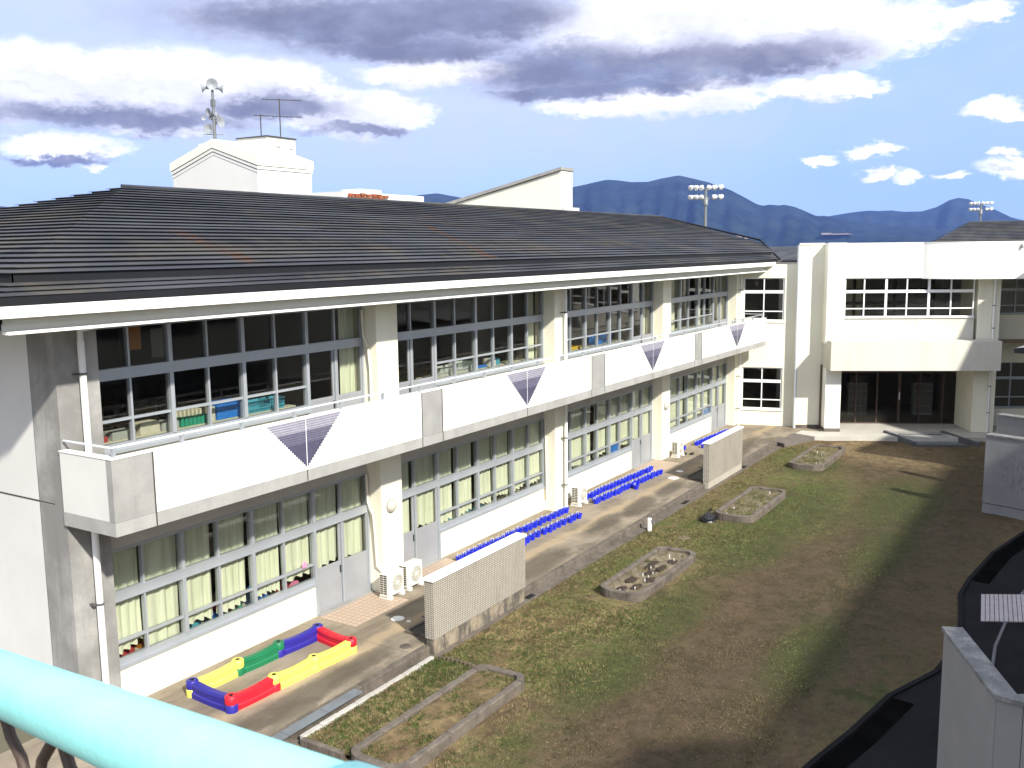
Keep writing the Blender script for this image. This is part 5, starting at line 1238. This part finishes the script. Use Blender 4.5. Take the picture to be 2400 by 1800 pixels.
# things on the window shelves
def item(x0, x1, z0, z1, m, name, label, cat, y0=15.50, y1=15.80, openbox=False, group=None, slats=False):
    mb = MB()
    if openbox:
        t_ = .015
        if slats:
            n = max(4, int((x1 - x0) / .06))
            for k in range(n + 1): xx = x0 + (x1 - x0 - .012) * k / n; mb.box(xx, xx + .012, y0, y0 + .01, z0, z1)
            for k in range(4): zz = z0 + (z1 - z0 - .02) * k / 3; mb.box(x0, x1, y0 - .004, y0 - .0005, zz, zz + .02)
            mb.box(x0, x0 + t_, y0 + .011, y1, z0, z1); mb.box(x1 - t_, x1, y0 + .011, y1, z0, z1)
        else: mb.box(x0, x1, y0, y0 + t_, z0, z1); mb.box(x0, x0 + t_, y0 + t_, y1, z0, z1); mb.box(x1 - t_, x1, y0 + t_, y1, z0, z1)
        mb.box(x0, x1, y1, y1 + t_, z0, z1); mb.box(x0 + t_, x1 - t_, y0 + t_, y1, z0, z0 + .02)
        mb.box(x0 - .012, x1 + .012, y0 - .02, y0 - .005, z1 - .03, z1 + .004)
    else: mb.rbox(x0, x1, y0, y1, z0, z1, .008)
    return tag(mb.build(name, m), label, cat, group)
SZ = 4.965; LZ = .755
item(13.20, 13.86, SZ, SZ + .36, 'bluebin', 'storage_bin', 'solid blue bin on the nearest upper window shelf', 'bin', openbox=True)
item(14.0, 14.62, SZ, SZ + .24, 'cyanbasket', 'basket', 'left of two light blue slatted baskets on the upper window shelf', 'basket', openbox=True, slats=True)
item(14.66, 15.1, SZ, SZ + .24, 'cyanbasket', 'basket', 'right of two light blue slatted baskets on the upper window shelf', 'basket', openbox=True, slats=True)
for k in range(7): item(12.3 + k * .1, 12.38 + k * .1, SZ, SZ + .17 + .02 * rnd.random(), 'green', 'file_box', ['first', 'second', 'third', 'fourth', 'fifth', 'sixth', 'seventh'][k] + ' green file box from the left on the nearest upper window shelf', 'file box', 15.5, 15.66, group='green file boxes')
for k in range(7): item(12.31 + k * .1, 12.36 + k * .1, SZ, SZ + .28, 'pale', 'folder', ['first', 'second', 'third', 'fourth', 'fifth', 'sixth', 'seventh'][k] + ' pale folder from the left behind the green file boxes', 'folder', 15.67, 15.82, group='pale folders')
for k, (xx, ww, hh, m_) in enumerate(((10.35, .3, .1, 'redbox'), (10.75, .5, .15, 'locker'), (11.35, .45, .22, 'pale'), (11.85, .4, .17, 'locker'))):
    item(xx, xx + ww, SZ, SZ + hh, m_, 'craft_box', ['small red box at the left end of the nearest upper shelf', 'grey-green box beside the small red one on the upper shelf', 'cream box in the middle clutter of the nearest upper shelf', 'grey-green box left of the green file boxes'][k], 'box')
item(13.04, 13.16, SZ, SZ + .3, 'pale', 'book_stack', 'upright books left of the solid blue bin', 'books')
item(20.98, 21.75, SZ, SZ + .22, 'whitebasket', 'basket', 'left of two white wire baskets on the second upper shelf', 'basket', openbox=True, slats=True)
item(21.8, 22.5, SZ, SZ + .26, 'whitebasket', 'basket', 'right of two white wire baskets on the second upper shelf', 'basket', openbox=True, slats=True)
item(23.5, 23.78, SZ, SZ + .20, 'ceramic', 'tissue_box', 'white box next to a turquoise one on the second upper shelf', 'box')
item(23.80, 24.0, SZ, SZ + .20, 'cyanbasket', 'tissue_box', 'turquoise box next to a white one on the second upper shelf', 'box')
item(22.6, 23.3, SZ, SZ + .07, 'bluebin', 'paper_tray', 'flat blue tray on the second upper shelf', 'tray')
item(28.4, 29.2, SZ, SZ + .10, 'yellowtoy', 'toy_pile', 'yellow toys on the third upper window shelf', 'toys')
item(30.4, 30.85, SZ, SZ + .27, 'bluebin', 'storage_bin', 'left blue bin on the third upper window shelf', 'bin', openbox=True)
item(31.25, 31.6, SZ, SZ + .32, 'bluebin', 'storage_bin', 'right blue bin on the third upper window shelf', 'bin', openbox=True)
item(13.85, 14.35, LZ, LZ + .30, 'bluebin', 'storage_bin', 'blue bin showing under the curtains of the nearest ground floor window', 'bin', openbox=True)
item(14.7, 15.0, LZ, LZ + .18, 'redbox', 'craft_box', 'red box under the curtains left of the first grey doors', 'box'); item(15.02, 15.3, LZ, LZ + .12, 'pink', 'craft_box', 'pink box under the curtains left of the first grey doors', 'box')
item(12.9, 13.2, LZ, LZ + .14, 'bluebin', 'craft_box', 'small blue box under the nearest ground floor curtains', 'box'); item(13.25, 13.6, LZ, LZ + .12, 'green', 'craft_box', 'green box under the nearest ground floor curtains', 'box')
item(11.1, 11.8, LZ, LZ + .10, 'orangebox', 'craft_box', 'orange box under the nearest ground floor curtains', 'box'); item(10.45, 10.9, LZ, LZ + .16, 'redbox', 'craft_box', 'red and pink box behind the lifted curtain corner', 'box')
item(12.0, 12.5, LZ, LZ + .12, 'cyanbasket', 'craft_box', 'turquoise box under the nearest ground floor curtains', 'box'); item(22.3, 22.95, LZ, LZ + .10, 'cyanbasket', 'craft_box', 'light blue box under the second bay curtains', 'box')
item(20.6, 21.4, LZ, LZ + .12, 'cyanbasket', 'paper_tray', 'pale blue tray under the second bay curtains', 'tray')
item(31.18, 31.75, LZ, LZ + .42, 'bluebin', 'storage_bin', 'blue bin at the third ground floor window', 'bin', 15.28, 15.36, openbox=True)
item(40.6, 41.2, LZ, LZ + .35, 'bluebin', 'storage_bin', 'blue bin at the farthest ground floor window', 'bin', 15.28, 15.36, openbox=True)
mb = MB()
for k in range(6):
    a_ = k * math.pi / 3; mb.lathe([(0, .01), (.035, .008), (.04, 0)], (15.17 + .045 * math.cos(a_), 15.165, 1.33 + .045 * math.sin(a_)), (0, -1, 0), 8)
tag(mb.build('paper_flower', 'pink'), 'pink paper flower stuck on the window beside the first grey doors', 'paper flower')

# ------------------------------------------------------------------ handrail close to the camera and the stair landing
HR = thing('stair_handrail', (.3136, -.1216, 8.13), 'bright cyan tubular handrail on brown bars, close by at lower left', 'handrail')
hd = Vector((0.21322983, 0.95952429, -0.18397329)); hp = Vector((0.31361141, -0.12162613, 8.12913504))
mb = MB(); mb.tube([hp + hd * s_ for s_ in (-.9, .0, .548, .553, .568, .573, 1.2, 2.2)], [.0385, .0385, .0385, .0335, .0335, .035, .035, .035], 28, False); P(mb, 'rail_tube', 'cyan', HR)
def onr(s_, dz): q = hp + hd * s_; return (q.x, q.y, q.z + dz)
per = .19
for i in range(-4, 7):
    s0 = 1.262 + i * per
    mb = MB(); mb.tube([onr(s0, -.03), onr(s0 - .022, -.065), onr(s0 - .055, -.085), onr(s0 - .075, -.13), onr(s0 - .085, -.30), onr(s0 - .085, -.75)], .0065, 8); P(mb, 'curved_bar', 'brownbar', HR)
    mb = MB(); mb.tube([onr(s0 - .185, -.03), onr(s0 - .165, -.045), onr(s0 - .125, -.075), onr(s0 - .10, -.12), onr(s0 - .089, -.30), onr(s0 - .089, -.75)], .0065, 8); P(mb, 'curved_bar', 'brownbar', HR)
mb = MB(); mb.tube([onr(-.9, -.75), onr(2.2, -.75)], .014, 8); P(mb, 'bottom_bar', 'brownbar', HR)
LD = thing('stair_landing', (-.6, -.6, 6.8), 'grey outdoor stair landing under the viewpoint', 'stair landing')
mb = MB(); mb.box(-2.2, .30, -2.2, -.1, 6.75, 6.9); P(mb, 'slab', 'panelgrey', LD)
for q in ((-2, -2), (.1, -2), (-2, -.3)): mb = MB(); mb.tube([(q[0], q[1], GZ), (q[0], q[1], 6.75)], .07, 8); P(mb, 'post', 'mast', LD)

# ------------------------------------------------------------------ grass blades
def blades(name, regions, seed, mats, zbase, hmin=.02, hmax=.06):
    rg_ = np.random.default_rng(seed); V = []; 
    for (x0, x1, y0, y1, n) in regions:
        nc = max(8, n // 26); cxs = rg_.uniform(x0, x1, nc); cys = rg_.uniform(y0, y1, nc); ci = rg_.integers(0, nc, n); sp = rg_.uniform(.02, .09, nc)[ci]; loose = rg_.random(n) < .35
        x = np.where(loose, rg_.uniform(x0, x1, n), np.clip(cxs[ci] + rg_.normal(0, 1, n) * sp, x0, x1)); y = np.where(loose, rg_.uniform(y0, y1, n), np.clip(cys[ci] + rg_.normal(0, 1, n) * sp, y0, y1)); a = rg_.uniform(0, np.pi, n); h = rg_.uniform(hmin, hmax, n); w_ = rg_.uniform(.004, .010, n); lx = rg_.normal(0, .022, n); ly = rg_.normal(0, .022, n)
        dx, dy = np.cos(a) * w_, np.sin(a) * w_
        keep = np.ones(n, bool)
        if name == 'grass':
            dd = np.max([1 - ((x - cx) / rx) ** 2 - ((y - cy) / ry) ** 2 for cx, cy, rx, ry in ((24, 6.2, 11, 2.3), (37.5, 6.0, 7, 2.6), (16, 6.6, 5, 1.9), (30, 4.5, 12, 2.2))], axis=0)
            keep = rg_.random(n) > np.clip(dd + .25, 0, .5); h = h * np.where(dd > 0, .65, 1.0)
        x, y, h, lx, ly, dx, dy = (q[keep] for q in (x, y, h, lx, ly, dx, dy)); n = len(x)
        z0 = np.full(n, zbase)
        V.append(np.stack([np.stack([x - dx, y - dy, z0], 1), np.stack([x + dx, y + dy, z0], 1), np.stack([x + lx, y + ly, z0 + h], 1)], 1))
    V = np.concatenate(V).reshape(-1, 3); n = len(V) // 3
    me = bpy.data.meshes.new(name); me.vertices.add(len(V)); me.vertices.foreach_set('co', V.ravel()); me.loops.add(len(V)); me.loops.foreach_set('vertex_index', np.arange(len(V)))
    me.polygons.add(n); me.polygons.foreach_set('loop_start', np.arange(n) * 3); me.polygons.foreach_set('loop_total', np.full(n, 3)); me.update()
    me.materials.append(mats); o = bpy.data.objects.new(name, me); col.objects.link(o); return tag(o, kind='stuff')
def blade_mat(gr=0):
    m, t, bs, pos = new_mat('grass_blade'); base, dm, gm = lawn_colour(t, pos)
    f = t.noise(pos, 11, 3, .6); f2 = t.noise(pos, 60, 2, .5); f3 = t.noise(t.mapping(pos, loc=(4, 1, 0)), 3.5, 4, .6)
    straw = t.mix(t.ramp(f3, .35, .65), (.33, .255, .13), (.17, .12, .065))
    green = t.mix(t.ramp(f3, .35, .65), (.085, .115, .03), (.055, .075, .022))
    k = t.math('ADD', t.ramp(f, .40, .60), -.25 if not gr else .12)
    c = t.mix(t.math('ADD', k, t.math('MULTIPLY', gm, .55), clamp=True), straw, green)
    c = t.mix(t.math('MULTIPLY', dm, .78, clamp=True), c, t.mix(t.ramp(f2, .4, .6), (.055, .040, .025), (.125, .092, .056)))  # blades on bare earth take the same shade-darkened tone
    c = t.mix(t.math('MULTIPLY', t.ramp(f2, .58, .7), .4), c, (.42, .35, .20))
    t.link(c, bs.inputs['Base Color']); bs.inputs['Roughness'].default_value = .8; bs.inputs['Specular IOR Level'].default_value = .2
    return m
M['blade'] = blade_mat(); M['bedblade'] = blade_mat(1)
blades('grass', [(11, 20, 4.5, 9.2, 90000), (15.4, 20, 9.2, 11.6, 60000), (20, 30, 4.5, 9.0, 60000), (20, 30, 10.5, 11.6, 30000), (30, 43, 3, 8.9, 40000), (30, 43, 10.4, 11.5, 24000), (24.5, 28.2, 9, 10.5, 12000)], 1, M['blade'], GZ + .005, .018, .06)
def litter():
    rg_ = np.random.default_rng(9); n = 5200; mb = MB()
    for i in range(n):
        x, y = rg_.uniform(11, 43), rg_.uniform(3.6, 11.6); a = rg_.uniform(0, 3.14); L, w_ = rg_.uniform(.008, .028), rg_.uniform(.004, .012); z_ = GZ + .026 + rg_.uniform(0, .012)
        c_, s_ = math.cos(a), math.sin(a)
        mb.v += [(x + c_ * L, y + s_ * L, z_), (x - s_ * w_, y + c_ * w_, z_ + rg_.uniform(0, .01)), (x - c_ * L, y - s_ * L, z_), (x + s_ * w_, y - c_ * w_, z_)]
        mb.f.append((4 * i, 4 * i + 1, 4 * i + 2, 4 * i + 3)); mb.smooth.append(False)
    M['litter'] = mat('dry_leaf', (.30, .23, .14), .9, .5, 3, .3, 2, 0); tag(mb.build('fallen_leaves', 'litter'), kind='stuff')
litter()
blades('bed_grass', [(11.3, 15.2, 9.42, 11.5, 42000)], 2, M['bedblade'], -.065, .02, .065)
blades('weeds', [(28.5, 32.1, 9.2, 10.15, 3000), (36.6, 40.4, 9.15, 10.1, 3600), (20.6, 24.2, 9.4, 10.3, 900)], 3, M['blade'], -.06, .03, .13)

# ------------------------------------------------------------------ air
hz = MB(); hz.box(-2500, 9700, -2500, 9900, -1.3, 640)
M['haze'] = bpy.data.materials.new('haze'); M['haze'].use_nodes = True; ht = NT(M['haze'].node_tree); ht.t.nodes.clear()
ho = ht.n('ShaderNodeOutputMaterial'); hv = ht.n('ShaderNodeVolumePrincipled'); hv.inputs['Color'].default_value = (.22, .38, 1.0, 1); hv.inputs['Density'].default_value = 0.000044; hv.inputs['Anisotropy'].default_value = 0
ht.link(hv.outputs[0], ho.inputs['Volume'])
tag(hz.build('haze', 'haze'), kind='stuff')
